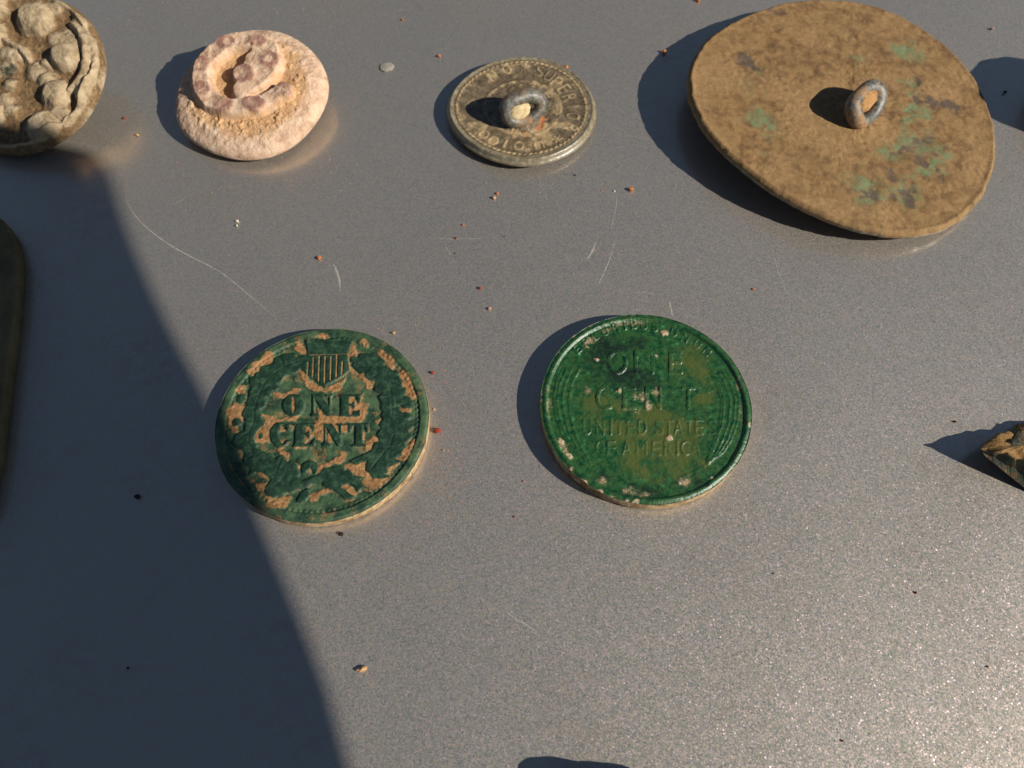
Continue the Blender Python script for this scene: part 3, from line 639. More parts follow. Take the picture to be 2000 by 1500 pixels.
ringtext([('O', 944, 262), ('O', 963, 274), ('I', 986, 280), ('O', 1013, 284), ('U', 1052, 284), ('*', 1088, 271)], 1.1, 1.3)
q0 = plS.loc(1022, 232)
bS = gS.blur(0.085)
def HS(x, y):
    r = np.hypot(x, y); th = np.arctan2(y, x); R = RSf(th); s = r / R
    rope = np.exp(-((s - 0.865) / 0.026) ** 2) * (0.6 + 0.4 * np.sin(th * 76 + (s - 0.865) * 60))
    ring2 = np.exp(-((s - 0.52) / 0.018) ** 2)
    z = -0.12 * (1 - sst(0.55, 0.95, s)) + 0.11 * rope + 0.05 * ring2 + 0.10 * bS(x, y)
    z = z + 0.10 * np.exp(-((s - 0.955) / 0.03) ** 2) - 0.42 * sst(0.955, 1.0, s)
    z = z + 0.05 * np.exp(-((s - 0.40) / 0.10) ** 2) * fbm(x, y, 0.45, 3, 15) * 2
    foot = np.hypot(x - q0[0], y - q0[1])
    return z + 0.35 * (1 - sst(1.2, 2.3, foot)) + 0.02 * fbm(x, y, 0.3, 4, 14)
def attS(x, y):
    r = np.hypot(x, y); th = np.arctan2(y, x); s = r / RSf(th)
    hi = np.clip(bS(x, y) * 0.9 + np.exp(-((s - 0.865) / 0.022) ** 2) * 0.9 + np.exp(-((s - 0.5) / 0.03) ** 2) * 0.6, 0, 1)
    low = 0.45 * sst(-0.1, 0.35, fbm(x, y, 1.2, 4, 24)) * (s < 0.84)
    lower = 0.25 * sst(0.0, -4.0, y) * (s < 0.8)
    foot = np.hypot(x - q0[0], y - q0[1])
    return {'dirt': np.clip(hi * (0.75 + 0.5 * fbm(x, y, 0.6, 3, 25)) + low + lower, 0, 1), 'tint': 0.75 * np.exp(-((foot - 2.2) / 0.5) ** 2) * sst(-0.1, 0.3, fbm(x, y, 1.4, 3, 26))}
bt = empty('shank_button', (plS.c[0], plS.c[1], 0))
tag(bt, 'small brown silvered button lying face down, wire loop and ring of worn lettering up', 'button', 'buttons with a wire loop')
labS = lambda x, y: np.where(np.hypot(x, y) / RSf(np.arctan2(y, x)) > 0.90, 2, np.where((np.hypot(x, y) / RSf(np.arctan2(y, x)) > 0.835), 3, np.where(bS(x, y) > 0.4, 1, 0)))
relief(bt, (plS.c[0], plS.c[1], 0), plS, RSf, HS, [(('o', 0.10), -0.5), (('o', 0.10), -0.62), (('o', -0.05), -0.78), (('s', 0.94), -0.95)], [(0.8, -1.15), (0.5, -1.26), (0.2, -1.28)],
       ['back_plate', 'lettering', 'rim', 'rope_border'], [M_shank, M_shank, M_rimmetal, M_shank], attS, 104, 640, labS, 0.85, 2)
cL = plS.world(np.array(q0[0]), np.array(q0[1]), np.array(0.0)) + np.array([0, 0, 1.45])
P, ax, uu, nn = loop_points(cL, math.radians(24), math.radians(34), 4.0, 2.5, 40, 2.3)
V, F = tube(P, 0.74 + 0.12 * np.sin(np.linspace(0, 6.28, 40)), 14, True)
mesh_obj('wire_loop', V, F, M_ring, bt, (plS.c[0], plS.c[1], 0), {'dirt': np.clip(0.35 + 0.4 * fbm(V[:, 0], V[:, 1], 0.9, 3, 3), 0, 1)})
V, F = lump(cL - ax * 0.7 + uu * 0.05 + nn * 0.25, (1.35, 0.66, 1.0), 3, 3, 0.14, (ax, nn, uu)); mesh_obj('earth_plug', V, F, M_plug, bt, (plS.c[0], plS.c[1], 0), {'dirt': np.zeros(len(V))})

# --- large flat button, its back and loop up, leaning
CD = (1250, 0, 0.375)
plD = Plane((36.97, 33.43, 2.10), 0.092, 0.01)
discpts = [(250, 450), (262, 350), (300, 250), (380, 175), (480, 120), (640, 45), (740, 15), (860, 5), (1000, 2), (1100, 8), (1200, 26), (1280, 55), (1450, 140), (1620, 260), (1740, 390), (1785, 470), (1820, 560), (1848, 650), (1858, 740), (1852, 840), (1830, 920), (1750, 1060), (1690, 1125), (1620, 1170), (1540, 1205), (1450, 1220), (1350, 1224), (1250, 1212), (1150, 1190), (1050, 1160), (900, 1095), (740, 1015), (650, 955), (560, 890), (480, 815), (400, 740), (340, 665), (300, 600), (265, 525)]
RDf0 = outline(plD, discpts, CD)
RDf = lambda th: RDf0(th) + 0.13 * fbm(np.cos(th) * 17, np.sin(th) * 17, 1.2, 4, 44)
mG, mK, mB = Mask(21, 700), Mask(21, 700), Mask(21, 700)
blobs(mG, plD, CD, [(1380, 270, 80, 50, .3), (1450, 290, 40, 60), (1420, 440, 60, 50), (1450, 560, 90, 60, .4), (1390, 760, 150, 60, -.3), (1300, 790, 90, 26, -.2), (1400, 650, 40, 90), (1180, 1040, 100, 50), (1390, 1010, 80, 80), (640, 620, 90, 50, .3), (540, 440, 46, 40), (610, 350, 60, 30), (1090, 920, 90, 40), (1500, 890, 120, 40), (700, 690, 60, 40), (1130, 300, 60, 30), (450, 410, 50, 14), (620, 800, 40, 30), (1550, 800, 60, 80), (1240, 960, 120, 30)], 1)
blobs(mK, plD, CD, [(550, 318, 52, 30), (600, 345, 36, 24), (715, 60, 44, 20), (1540, 520, 80, 30, .5), (1630, 560, 60, 24, .3), (1430, 425, 26, 36), (1440, 510, 20, 30), (1200, 1000, 50, 44), (1392, 1015, 46, 56), (1300, 1045, 26, 26), (1560, 920, 34, 18), (1320, 910, 40, 24), (1090, 930, 46, 18), (1120, 884, 14, 14), (1480, 730, 70, 30), (1400, 780, 110, 18, -.2), (1590, 1000, 16, 20), (1350, 1100, 16, 16), (1570, 1110, 10, 16), (1160, 850, 60, 10, -.3), (1480, 830, 50, 30)], 1)
blobs(mB, plD, CD, [(1060, 205, 90, 36), (780, 290, 160, 60, .2), (840, 360, 110, 40, .2), (1220, 345, 40, 30), (920, 30, 230, 26), (1210, 60, 60, 40), (650, 60, 70, 40, -.3), (1470, 860, 120, 50), (700, 210, 80, 40, .2), (480, 600, 120, 40), (640, 720, 160, 40, .4), (1650, 760, 40, 120), (1300, 250, 120, 20, .3)], 1)
mG, mK, mB = mG.blur(0.7), mK.blur(0.3), mB.blur(0.6)
CLD = plD.loc(1682, 226)
def HD(x, y):
    r = np.hypot(x, y); s = r / RDf(np.arctan2(y, x))
    z = 0.10 * fbm(x, y, 6, 3, 33) + 0.06 * fbm(x, y, 1.2, 4, 34) - 0.10 * mK(x, y) + 0.05 * fbm(x, y, 0.45, 3, 36) * (0.4 + sst(-0.1, 0.3, fbm(x, y, 3, 2, 37)))
    z = z + 0.10 * np.exp(-((s - 0.985) / 0.02) ** 2) - 0.28 * sst(0.98, 1.0, s)
    f_ = np.hypot(x - CLD[0], y - CLD[1]); z = z + (0.42 + 0.25 * fbm(x, y, 0.7, 3, 39)) * (1 - sst(1.3, 3.1, f_))      # earth and solder round the loop's foot
    # the sheet is a little dished and bent
    return z + 0.35 * (s ** 2) * np.cos(2 * np.arctan2(y, x) - 2.3) * 0.5
def attD(x, y):
    wx, wy = warp(*warp(x, y, 0.9, 1.6, 46), 0.7, 0.5, 49)
    dk = np.clip(mK(wx, wy) * (0.95 + 0.9 * fbm(x, y, 0.7, 4, 50)), 0, 1)
    br = mB(wx, wy)
    return {'dirt': np.clip(0.52 + 0.75 * fbm(x, y, 3.5, 4, 47) - 1.0 * br - 0.6 * dk - 0.45 * mG(wx, wy), 0, 1), 'dark': dk, 'tint': np.clip(mG(wx, wy) * (0.85 + 0.8 * fbm(x, y, 0.8, 4, 48)), 0, 1) * (1 - 0.6 * dk)}
bd = empty('flat_button', (plD.c[0], plD.c[1], 0))
tag(bd, 'large flat brown button, leaning, loop on its back, green and grey stains', 'button', 'buttons with a wire loop')
edgez = lambda th, d: HD(RDf(th) * np.cos(th), RDf(th) * np.sin(th)) - d
relief(bd, (plD.c[0], plD.c[1], 0), plD, RDf, HD, [(('o', 0.04), lambda th: edgez(th, 0.15)), (('o', 0.04), lambda th: edgez(th, 0.45)), (('o', -0.06), lambda th: edgez(th, 0.62)), (('o', -0.4), lambda th: edgez(th, 0.72))], [(0.85, -0.95), (0.6, -1.5), (0.3, -1.95), (0.1, -2.05)],
       ['back_plate', 'rim'], [M_disc, M_rimmetal], attD, 110, 720, None, 0.9, 1)
cl = np.array(plD.loc(1682, 222)); cD = plD.world(np.array(cl[0]), np.array(cl[1]), np.array(0.0)) + np.array([0, 0, 1.35])
P, ax, uu, nn = loop_points(cD, math.radians(46), math.radians(42), 4.6, 2.9, 40, 2.4)
V, F = tube(P, 0.80 + 0.10 * np.cos(np.linspace(0, 6.28, 40) * 2), 14, True)
mesh_obj('wire_loop', V, F, M_ring, bd, (plD.c[0], plD.c[1], 0), {'dirt': np.clip(0.42 + 0.5 * fbm(V[:, 0], V[:, 1], 0.9, 3, 5), 0, 1)})
V, F = lump(cD + nn * 0.22 - ax * 0.15 + uu * 0.5, (1.95, 0.66, 1.05), 7, 3, 0.14, (ax, nn, uu)); mesh_obj('earth_plug', V, F, M_plug2, bd, (plD.c[0], plD.c[1], 0), {'dirt': np.zeros(len(V))})

# --- pinkish crusted button with the coil of dots
CP = (270, 30, 410 / 1809)
plP = Plane((-28.76, 34.82, 2.56), -0.038, -0.146); PB = -2.48
RPf = outline(plP, [(310, 900), (318, 760), (340, 600), (450, 430), (620, 250), (800, 160), (1050, 115), (1250, 150), (1430, 240), (1560, 380), (1630, 560), (1630, 680), (1580, 800), (1480, 950), (1330, 1100), (1150, 1190), (940, 1225), (750, 1200), (560, 1130), (400, 1020)], CP)
plP2 = Plane(plP.c + plP.n * 1.85, -0.038, -0.146)
coil = [(1250, 630), (1130, 690), (1000, 750), (860, 780), (735, 770), (620, 720), (555, 640), (525, 530), (545, 425), (630, 310), (755, 225), (890, 190), (1020, 205), (1110, 280), (1130, 380), (1080, 470), (1010, 540), (940, 590), (880, 620)]
mC = Mask(9.2); mC.stroke(plP2.locs(coil, CP), 2.45 * np.interp(np.arange(len(coil)), [0, 3, 12, 14, 18], [0.8, 0.85, 0.95, 1.1, 0.9]))
mC.poly(plP2.locs([(900, 330), (1000, 280), (1110, 330), (1120, 460), (1020, 560), (900, 640), (845, 640), (830, 520), (860, 450), (900, 410)], CP))
mCp = Mask(9.2)
pads = [(755, 228, 85, 60), (1022, 215, 92, 55), (1125, 372, 88, 72), (1250, 632, 80, 70), (992, 755, 100, 70), (735, 770, 90, 70), (545, 632, 78, 74), (545, 422, 72, 72), (905, 500, 100, 88)]
blobs(mCp, plP2, CP, pads, 1)
bC, bCp = mC.blur(0.32), mCp.blur(0.16); bCp2 = mCp.blur(0.4)
def wallz(pl, Rf, th, z):
    """local height z, but never below the panel"""
    w = pl.world(Rf(th) * np.cos(th), Rf(th) * np.sin(th), np.zeros_like(th))[..., 2]
    return np.maximum(z, -(w - 0.03) / pl.n[2])
def HP(x, y):
    th = np.arctan2(y, x); r = np.hypot(x, y); s = r / RPf(th)
    wx, wy = warp(x, y, 0.12, 1.4, 64)
    z = 0.75 + 0.35 * (1 - s ** 2) + 1.15 * (np.sqrt(np.clip(1 - np.clip((s - 0.72) / 0.28, 0, 1) ** 2, 0, 1)) - 1)
    ditch = np.clip(1 - sst(0.45, 0.62, s), 0, 1)
    z = z - 0.25 * ditch
    hh = np.clip(np.maximum(bC(wx, wy), 0.96 * bCp(x, y)), 0, 1)
    z = z * (1 - sst(0.15, 0.85, hh)) + sst(0.15, 0.85, hh) * (1.85 + 0.10 * bCp(x, y) * (1 + 0.5 * fbm(x, y, 0.8, 3, 69)))
    crumb = np.clip(sst(0.0, 0.5, fbm(x, y, 0.7, 4, 65)) * sst(0.95, 0.6, s), 0, 1) * (1 - hh)
    return z + 0.22 * crumb * sst(0.35, 0.7, s) + 0.12 * fbm(x, y, 1.3, 4, 66) + 0.06 * fbm(x, y, 0.35, 4, 67)
def attP(x, y):
    th = np.arctan2(y, x); s = np.hypot(x, y) / RPf(th)
    hh = np.clip(np.maximum(bC(x, y), bCp(x, y)), 0, 1)
    return {'dirt': np.clip((1 - hh) * sst(0.93, 0.62, s) * 0.9 + 0.3 * fbm(x, y, 1.6, 4, 68), 0, 1), 'tint': np.clip(bCp(x, y) * (0.8 + 0.5 * fbm(x, y, 0.7, 3, 70) - 0.25 * sst(0.7, 1.0, bCp2(x, y))) + 0.34 * sst(0.15, 0.5, fbm(x, y, 2.2, 4, 71)), 0, 1)}
bp = empty('crusted_button', (plP.c[0], plP.c[1], 0))
tag(bp, 'pale pinkish earth-crusted button with a raised coil of round dark pink dots', 'button', 'buttons crusted with earth')
labP = lambda x, y: np.where(bCp(x, y) > 0.45, 2, np.where(bC(*warp(x, y, 0.12, 1.4, 64)) > 0.4, 1, 0))
relief(bp, (plP.c[0], plP.c[1], 0), plP, RPf, HP, [(('o', 0.02), -0.5), (('o', -0.15), lambda th: wallz(plP, RPf, th, -0.85)), (('o', -0.6), lambda th: wallz(plP, RPf, th, -1.35)), (('o', -1.2), lambda th: wallz(plP, RPf, th, -1.85)), (('o', -1.9), lambda th: wallz(plP, RPf, th, -2.3)), (('o', -2.8), lambda th: wallz(plP, RPf, th, -2.7))], [(0.5, PB), (0.3, PB - 0.05)],
       ['base', 'coil', 'dots'], [M_pink] * 3, attP, 116, 640, labP, 0.72)

# --- crusted button with lumps, cut by the frame
CLF = (0, 0, 260 / 1219)
plL = Plane((-53.41, 35.8, 4.53), -0.101, -0.333)
RLf = lambda th: 9.23 + 0.12 * fbm(np.cos(th) * 9, np.sin(th) * 9, 3.0, 3, 84)
plL2 = Plane(plL.c + plL.n * 0.8, -0.101, -0.333)
lumps = [(300, 150, 150, 140, 1.5), (430, 60, 120, 70, 0.6), (585, 505, 125, 120, 1.7), (560, 330, 160, 70, 0.5), (490, 850, 110, 120, 1.5), (385, 1140, 140, 120, 1.5), (520, 1030, 90, 70, .9), (60, 750, 55, 50, 1.0), (20, 600, 120, 70, 0.6), (300, 640, 90, 80, 0.8), (390, 700, 80, 50, 1.0), (400, 560, 50, 50, 1.0), (60, 480, 110, 70, 0.7), (20, 880, 60, 50, 0.8), (60, 1000, 80, 60, 0.6), (-150, 300, 160, 120, 1.4), (-300, 700, 140, 150, 1.5), (-150, 1050, 150, 120, 1.3), (-100, 60, 120, 90, 1.0), (720, 160, 80, 60, 0.7)]
LM = [(Mask(9.6, 400), h) for *_, h in lumps]
for (m_, h), q in zip(LM, lumps): blobs(m_, plL2, CLF, [q[:4]], 1)
LM = [(m_.blur(0.32), h) for m_, h in LM]
mRd = Mask(9.6)
mRd.stroke(plL2.locs([(640, 200), (720, 270), (765, 380), (775, 520), (760, 640), (720, 730), (640, 790), (600, 830)], CLF), np.array([.5, .8, 1.0, .9, .9, .9, .8, .5]))
mRd.stroke(plL2.locs([(860, 300), (885, 450), (880, 600), (850, 700), (790, 760), (740, 800), (700, 860)], CLF), np.array([.6, .7, .8, .8, 1.0, 1.1, .6]))
mRd.stroke(plL2.locs([(780, 800), (740, 950), (650, 1070), (520, 1220)], CLF), np.array([1.0, .8, .6, .4]))
mRd.stroke(plL2.locs([(0, 350), (100, 390), (190, 440), (240, 520)], CLF), 0.5)
bRd = mRd.blur(0.24)
def HL(x, y):
    r = np.hypot(x, y); s = r / RLf(np.arctan2(y, x)); wx, wy = warp(x, y, 0.18, 1.0, 85)
    z = np.zeros(np.shape(x))
    for m_, h in LM: z = np.maximum(z, h * 0.85 * np.clip(m_(wx, wy), 0, 1) ** 0.8)
    z = np.maximum(z, 1.05 * bRd(wx, wy))
    z = z + 0.40 * np.exp(-((s - 0.945) / 0.03) ** 2) + 0.9 * (np.sqrt(np.clip(1 - np.clip((s - 0.92) / 0.08, 0, 1) ** 2, 0, 1)) - 1)
    return z + 0.13 * fbm(x, y, 1.1, 4, 86) + 0.06 * fbm(x, y, 0.4, 3, 87)
mLk = Mask(9.6, 500); blobs(mLk, plL2, CLF, [(40, 600, 100, 40), (120, 640, 60, 50), (190, 800, 50, 40), (90, 690, 60, 30), (200, 930, 120, 50), (20, 680, 40, 60)], 1); mLk = mLk.blur(0.25)
def attL(x, y):
    s = np.hypot(x, y) / 9.23; z = HL(x, y)
    return {'dirt': np.clip(0.85 - 1.0 * sst(0.0, 0.6, z) + 0.5 * fbm(x, y, 1.2, 4, 88), 0, 1), 'dark': mLk(x, y) * (0.8 + 0.5 * fbm(x, y, .7, 3, 89)), 'tint': 0.28 * sst(0.88, 0.97, s)}
bl = empty('lumpy_button', (plL.c[0], plL.c[1], 0))
tag(bl, 'tan earth-crusted button covered in rough lumps and ridges, half in shadow', 'button', 'buttons crusted with earth')
relief(bl, (plL.c[0], plL.c[1], 0), plL, RLf, HL, [(('o', -0.02), -1.15), (('s', 0.98), -1.35), (('s', 0.94), -1.5), (('s', 0.85), -2.2)], [(0.7, -3.0), (0.45, -4.0), (0.25, -4.5)],
       ['face', 'rim'], [M_crust, M_crust], attL, 116, 640, lambda x, y: (np.hypot(x, y) > 8.45).astype(int), 0.75, 1)

# ------------------------------------------------------------------ flat pieces, fragments
def slab(name, top, thick, mat, label, cat, group=None, bev=0.3, parent=None, z0=0.0, sub=0):
    """a flat piece with the outline 'top' (mm, on the panel) and rounded edges"""
    P = np.asarray(top, float); c = P.mean(0)
    n = len(P); g = np.linspace(0, n, n * 6, endpoint=False)
    Pc = np.stack([np.interp(g, np.arange(n + 1), np.append(P[:, k], P[0, k])) for k in (0, 1)], -1)
    for _ in range(3): Pc = (np.roll(Pc, 1, 0) + 2 * Pc + np.roll(Pc, -1, 0)) / 4
    if np.sum(Pc[:, 0] * np.roll(Pc[:, 1], -1) - Pc[:, 1] * np.roll(Pc[:, 0], -1)) < 0: Pc = Pc[::-1]
    m = len(Pc); d = np.roll(Pc, -1, 0) - np.roll(Pc, 1, 0); nn_ = np.stack([d[:, 1], -d[:, 0]], -1); nn_ /= np.linalg.norm(nn_, axis=1)[:, None]
    nz = 0.08 * fbm(Pc[:, 0], Pc[:, 1], 1.0, 3, 5)
    rows = [(-bev, 0.0), (0.0, bev * 0.7), (0.0, thick - bev), (-bev * 0.35, thick - bev * 0.3), (-bev, thick)]
    V = []; F = []
    for off, z in rows:
        V += [(p[0] + q[0] * (off + e), p[1] + q[1] * (off + e), z0 + z) for p, q, e in zip(Pc, nn_, nz)]
    for f, dz in ((0.75, 0.02), (0.45, 0.05), (0.2, 0.04)):
        V += [(c[0] + (p[0] - c[0]) * f, c[1] + (p[1] - c[1]) * f, z0 + thick + dz + 0.08 * float(fbm(p[0] * f, p[1] * f, 2.0, 3, 8))) for p in Pc]
    nrw = len(rows) + 3
    for i in range(nrw - 1):
        F += [(i * m + k, i * m + (k + 1) % m, (i + 1) * m + (k + 1) % m, (i + 1) * m + k) for k in range(m)]
    F.append(tuple(range(m))[::-1]); F.append(tuple((nrw - 1) * m + k for k in range(m)))
    V = np.array(V)
    o = mesh_obj(name, V, F, mat, parent, (c[0], c[1], z0), {'dirt': np.clip(0.05 + 0.6 * fbm(V[:, 0], V[:, 1], 1.8, 3, 12), 0, 1)})
    if label: tag(o, label, cat, group)
    return o
slab('metal_plate', [at(x - 13, y + 4, 1.6)[:2] for x, y in [(0, 410), (22, 428), (40, 458), (49, 500), (47, 560), (40, 630), (28, 720), (16, 810), (4, 900), (-20, 1000), (-120, 1010), (-180, 800), (-160, 560), (-110, 440), (-50, 405)]], 1.6, M_olive,
     'dull olive metal plate with a rounded corner lying in the deep shadow', 'metal plate')
# curled fragment at the frame's right edge
def loft(name, rings, mat, origin, parent=None, attrs=True, caps=(True, True)):
    V = np.concatenate([np.asarray(r, float) for r in rings]); m = len(rings[0]); F = []
    for i in range(len(rings) - 1): F += [(i * m + k, i * m + (k + 1) % m, (i + 1) * m + (k + 1) % m, (i + 1) * m + k) for k in range(m)]
    if caps[0]: F.append(tuple(range(m))[::-1])
    if caps[1]: F.append(tuple((len(rings) - 1) * m + k for k in range(m)))
    return mesh_obj(name, V, F, mat, parent, origin, {'dirt': np.clip(0.35 + 0.5 * fbm(V[:, 0], V[:, 1], 1.0, 3, 6), 0, 1)}, smooth=False)
def dens(R, k=5):
    R = np.asarray(R, float); n = len(R); g = np.linspace(0, n, n * k, endpoint=False)
    Q = np.stack([np.interp(g, np.arange(n + 1), np.append(R[:, j], R[0, j])) for j in range(3)], -1)
    return (np.roll(Q, 1, 0) + 2 * Q + np.roll(Q, -1, 0)) / 4
topo = [(1911, 876, 2.5), (1938, 853, 1.5), (1971, 840, 0.8), (1984, 830, 0.6), (2004, 823, 0.6), (2050, 826, 0.8), (2090, 860, 1.4), (2100, 930, 2.2), (2060, 930, 2.8), (2000, 900, 3.1), (1975, 890, 3.0), (1950, 883, 2.8)]
low = [(1916, 884, 2.1), (1944, 864, 0.7), (1975, 850, 0.1), (1990, 852, 0.0), (2010, 850, 0.0), (2055, 850, 0.0), (2092, 880, 0.0), (2105, 985, 0.0), (2065, 990, 0.0), (2004, 956, 0.35), (1975, 932, 1.0), (1945, 908, 1.6)]
R0 = dens([at(*p) for p in topo]); R1 = dens([at(*p) for p in low])
R0 = R0 + 0.22 * np.stack([fbm(R0[:, 0], R0[:, 1], 0.6, 3, 201), fbm(R0[:, 0], R0[:, 1], 0.6, 3, 202), 0.8 * fbm(R0[:, 0], R0[:, 1], 0.6, 3, 203)], -1)
cc = R0.mean(0)
org = (cc[0], cc[1], 0)
fr = empty('metal_fragment', org); tag(fr, 'broken brown and green metal fragment with a lifted pointed tip', 'metal fragment')
Rm = (R0 + R1) / 2 + np.array([0.05, 0.1, -0.1])
loft('body', [R1, Rm, R0 - np.array([0, 0, 0.12])], M_fragdark, org, fr)
rings = []
for k, f in enumerate((1.0, 0.97, 0.8, 0.6, 0.4, 0.2)):
    q = cc + (R0 - cc) * f
    q = q + np.array([0, 0, 1]) * ((0 if f > 0.99 else 0.12) + 0.45 * fbm(q[:, 0], q[:, 1], 0.8, 4, 11) * (f < 0.99))[:, None]
    if f > 0.99: q = q - np.array([0, 0, 0.12])
    rings.append(q)
o = loft('earth_crust', rings, M_frag, org, fr, caps=(False, True)); o.data.polygons.foreach_set('use_smooth', np.full(len(o.data.polygons), True))

# ------------------------------------------------------------------ finds that lie just outside the frame (their shadows and reflections are in it)
def dome_button(name, c, R, h, mat, label, group=None, flat=0.75):
    pl = Plane((c[0], c[1], 0.0))
    Hh = lambda x, y: h * (flat + (1 - flat) * np.sqrt(np.clip(1 - (np.hypot(x, y) / R) ** 2, 0, 1))) + 0.2 * fbm(x, y, 1.5, 4, 21) - 0.3 * h * sst(R * 0.9, R, np.hypot(x, y))
    root = empty(name, (c[0], c[1], 0)); tag(root, label, 'button', group)
    relief(root, (c[0], c[1], 0), pl, lambda th: R + 0.1 * fbm(np.cos(th) * 5, np.sin(th) * 5, 2, 3, 23), Hh, [(('o', 0.05), h * 0.42), (('o', 0.0), h * 0.25), (('s', 0.95), h * 0.1)], [(0.9, 0.0), (0.5, 0.0)],
           ['face', 'rim'], [mat, mat], lambda x, y: {'dirt': np.clip(0.4 + 0.6 * fbm(x, y, 1.5, 3, 27), 0, 1), 'tint': 0 * x, 'dark': 0 * x}, 24, 96, None, 0.9, 1)
    return root
c = at(2090, 205); dome_button('domed_button', (c[0] + 2.0, c[1] - 1.0), 6.2, 6.0, M_crust, 'tall domed earth-covered button beside the large flat button', None, 0.8)
for x, y, r, lab in ((300, -130, 6.5, 'tan crusted button above the pinkish coiled button, just past it'), (640, -140, 7.5, 'tan crusted button beyond the gap between coil and wire loop'), (880, -125, 6.0, 'tan crusted button beyond the small wire-loop button'), (1180, -135, 7.0, 'tan crusted button beyond the large flat button')):
    c = at(x, y); dome_button('crusted_button', c, r, 3.2, M_crust, lab, 'buttons crusted with earth')
slab('metal_fragment', [at(x, y, 1.8)[:2] for x, y in [(1078, 1522), (1100, 1506), (1150, 1503), (1200, 1513), (1250, 1516), (1300, 1524), (1330, 1560), (1290, 1600), (1180, 1610), (1090, 1580)]], 2.0, M_olive, 'flat metal fragment whose shadow shows below the two coins', 'metal fragment')

# the photographer's pocket camera, held beside the viewpoint: its shadow falls across the panel
SD = 135.0
edge = [(705, 1560), (680, 1490), (640, 1345), (590, 1215), (545, 1105), (505, 1010), (455, 890), (398, 765), (345, 665), (300, 572), (262, 482), (238, 415), (222, 358), (207, 321), (184, 301), (150, 291), (100, 280), (30, 264), (-60, 248)]
P = [at(x, y)[:2] for x, y in edge]
P = P + [P[-1] + np.array([-8.0, 0.6]), P[-1] + np.array([-50.0, 0.0]), P[-1] + np.array([-60.0, -8.0]), P[-1] + np.array([-72.0, -40.0]), P[0] + np.array([-70.0, -35.0]), P[0] + np.array([-8.0, -35.0]), P[0] + np.array([3.0, -28.0])]
P = np.array([(p[0], p[1], 0) for p in P])
su = SUN; sx = np.cross([0, 0, 1.0], su); sx /= np.linalg.norm(sx); sy = np.cross(su, sx)
front = np.array([p + su * ((SD - (p @ su)) ) for p in P]); cen = front.mean(0)
ringsC = [cen + (front - cen) * 0.985 - su * 0.0, front + su * 1.0, front + su * 18.0, cen + (front - cen) * 0.985 + su * 19.0]
camb = empty('pocket_camera', cen); tag(camb, 'black pocket camera held above the panel, casting the broad shadow', 'camera')
V = np.concatenate(ringsC); m = len(P); F = []
for i in range(3): F += [(i * m + k, i * m + (k + 1) % m, (i + 1) * m + (k + 1) % m, (i + 1) * m + k) for k in range(m)]
F.append(tuple(range(m))[::-1]); F.append(tuple(3 * m + k for k in range(m)))
mesh_obj('body', V, F, M_black, camb, cen, smooth=False)
V, F = tube([cen + su * 19 + sx * 5, cen + su * 21.5 + sx * 5], 7.0, 32); mesh_obj('control_dial', V, F, M_black, camb, cen)

# ------------------------------------------------------------------ crumbs and dust
CR_COL = {'orange': plain('orange_clay', srgb(196, 120, 66)), 'tan': plain('tan_clay', srgb(190, 150, 108)), 'red': plain('red_clay', srgb(150, 60, 44)), 'pink': plain('pale_pink_clay', srgb(208, 158, 136)), 'white': plain('whitish_grit', srgb(220, 208, 186)), 'dark': plain('dark_grit', srgb(48, 40, 38))}
crumbs = [(1233, 372, 5.5, 'orange'), (965, 388, 4.2, 'tan'), (972, 379, 3.6, 'orange'), (624, 505, 5, 'orange'), (464, 433, 3.8, 'white'), (463, 442, 3, 'white'), (937, 564, 4, 'red'), (956, 604, 4.2, 'pink'), (891, 466, 3.2, 'red'), (905, 440, 3, 'orange'), (854, 843, 8, 'red'), (845, 729, 4.5, 'red'),
 (270, 971, 5.5, 'dark'), (667, 1044, 5.5, 'dark'), (1471, 566, 3.2, 'orange'), (1297, 104, 5, 'orange'), (858, 111, 4, 'orange'), (243, 232, 3.6, 'red'), (269, 265, 3.6, 'tan'), (1123, 343, 2.2, 'dark'), (1788, 1158, 3.2, 'red'), (1645, 1447, 3, 'red'), (1930, 1303, 2.6, 'tan'), (250, 1305, 3, 'dark'),
 (769, 651, 4.2, 'tan'), (888, 495, 2, 'dark'), (1363, 3, 4.5, 'orange'), (1865, 824, 3, 'dark'), (1936, 58, 3.5, 'pink'), (1962, 182, 3.5, 'dark'), (985, 462, 1.8, 'dark'), (786, 40, 3, 'orange'), (1023, 940, 2.5, 'orange'), (1004, 1010, 2.5, 'red'), (1175, 373, 2.2, 'orange'), (1200, 374, 2.4, 'white'), (848, 800, 3, 'pink'), (866, 880, 2.6, 'pink'), (1510, 1120, 2.2, 'dark')]
OWN = {(854, 843): 'largest brick-red clay crumb, right beside the shield coin', (845, 729): 'small red clay crumb just above the largest red one by the shield coin', (1233, 372): 'orange clay crumb between the wire-loop button and the large flat button, by a scratch',
       (624, 505): 'orange clay crumb beside a short curved white scratch', (667, 1044): 'dark grain just below the edge of the shield coin', (270, 971): 'dark grain in the broad shadow left of the shield coin', (1297, 104): 'orange clay crumb near the shadowed side of the large flat button',
       (965, 388): 'tan clay crumb of a pair below the wire-loop button', (972, 379): 'orange clay crumb of a pair below the wire-loop button', (1962, 182): 'dark grain in the shadow beyond the large flat button', (1865, 824): 'dark grain near the tip of the broken fragment',
       (464, 433): 'upper whitish grain of a pair below the coiled button', (463, 442): 'lower whitish grain of a pair below the coiled button', (769, 651): 'tan clay crumb above the upper edge of the shield coin', (250, 1305): 'smallest dark grain alone in the broad shadow', (1200, 374): 'whitish grain at the top of a long thin scratch'}
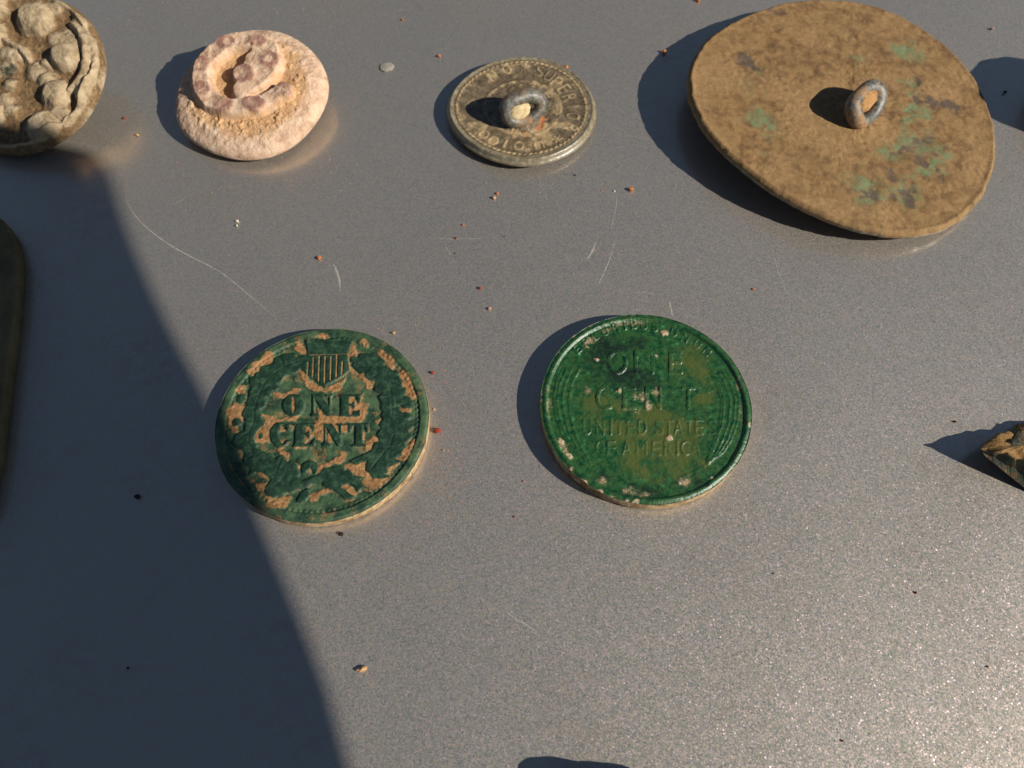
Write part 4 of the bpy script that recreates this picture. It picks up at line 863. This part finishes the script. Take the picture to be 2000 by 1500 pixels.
for k, (x, y, r, c) in enumerate(crumbs):
    p = at(x, y); d = np.linalg.norm(p - CAM); rr = 0.85 * r * d / FPX
    V, F = lump((0, 0, 0), (rr, rr * 0.85, rr * 0.75), 100 + k, 1 if r < 4 else 2, 0.3)
    V[:, 2] -= V[:, 2].min() + 0.02
    o = mesh_obj('crumb', V + p, F, CR_COL[c], None, tuple(p), smooth=False)
    tag(o, {'orange': 'tiny orange clay crumb on the grey paint', 'tan': 'tiny tan clay crumb on the grey paint', 'red': 'tiny brick-red clay crumb on the grey paint', 'pink': 'tiny pale pink clay crumb on the grey paint', 'white': 'tiny whitish grain on the grey paint', 'dark': 'tiny blackish grain on the grey paint'}[c] if (x, y) not in OWN else OWN[(x, y)], 'crumb', c + ' crumbs on the panel')
# flakes with a shape of their own
slab('paint_chip', [at(x, y, 0.3)[:2] for x, y in [(741, 126), (748, 120), (762, 119), (770, 126), (766, 134), (750, 138), (742, 133)]], 0.16, plain('pale_chip', srgb(150, 142, 130)), 'pale flat chip lying between the coiled button and the wire-loop button', 'chip', None, 0.06)
p = at(708, 1308); V, F = lump((0, 0, 0), (0.42, 0.22, 0.2), 77, 2, 0.25, (np.array([0.9, 0.43, 0]), np.array([-0.43, 0.9, 0]), np.array([0, 0, 1.0])))
V[:, 2] -= V[:, 2].min() + 0.02
tag(mesh_obj('grain', V + p, F, CR_COL['tan'], None, tuple(p), smooth=False), 'oblong beige grain alone on the grey paint below the shield coin', 'grain')
p = plS.world(*[np.array(q) for q in plS.loc(1105, 130)], np.array(-0.1)); V, F = lump(p, (0.28, 0.24, 0.24), 55, 2, 0.3)
tag(mesh_obj('crumb', V, F, CR_COL['orange'], None, tuple(p), smooth=False), 'orange clay crumb clinging to the rim of the wire-loop button', 'crumb')
# fine dust: thousands of specks, more of it near the finds
V = []; F = []
def dustpt(x, y, s):
    p = at(x, y); b = len(V); a = rng.random() * 6.28
    q = [(s * math.cos(a + k * 2.09) * (0.6 + 0.6 * rng.random()), s * math.sin(a + k * 2.09) * (0.6 + 0.6 * rng.random())) for k in range(3)]
    V.extend([(p[0] + u, p[1] + v, 0.004) for u, v in q] + [(p[0], p[1], s * 0.9)])
    F.extend([(b, b + 1, b + 3), (b + 1, b + 2, b + 3), (b + 2, b, b + 3), (b + 2, b + 1, b)])
for k in range(2600): dustpt(rng.uniform(-50, 2050), rng.uniform(-30, 1530), 0.014 + 0.035 * rng.random() ** 4)
for cx, cy, sx_, sy_, n in ((862, 900, 22, 75, 260), (880, 760, 30, 60, 90), (600, 340, 120, 40, 120), (1080, 345, 80, 20, 90), (750, 640, 60, 14, 40), (1240, 570, 60, 40, 90), (500, 20, 300, 30, 160), (1300, 1005, 100, 12, 60), (700, 1040, 90, 14, 60), (1500, 490, 120, 30, 70)):
    for k in range(n * 3): dustpt(rng.normal(cx, sx_), rng.normal(cy, sy_), 0.014 + 0.065 * rng.random() ** 3)
t = NT('clay_dust'); M_dust = t.out(t.ramp(t.noise(4.0, 3, 0.6), [(0.3, srgb(168, 98, 66)), (0.5, srgb(196, 152, 112)), (0.7, srgb(206, 186, 160))]), 0.95, None, 0.2)
o = mesh_obj('dust', V, F, M_dust, None, (0, 0, 0), smooth=False); tag(o, 'fine clay dust specks scattered over the grey paint', 'dust', kind='stuff')
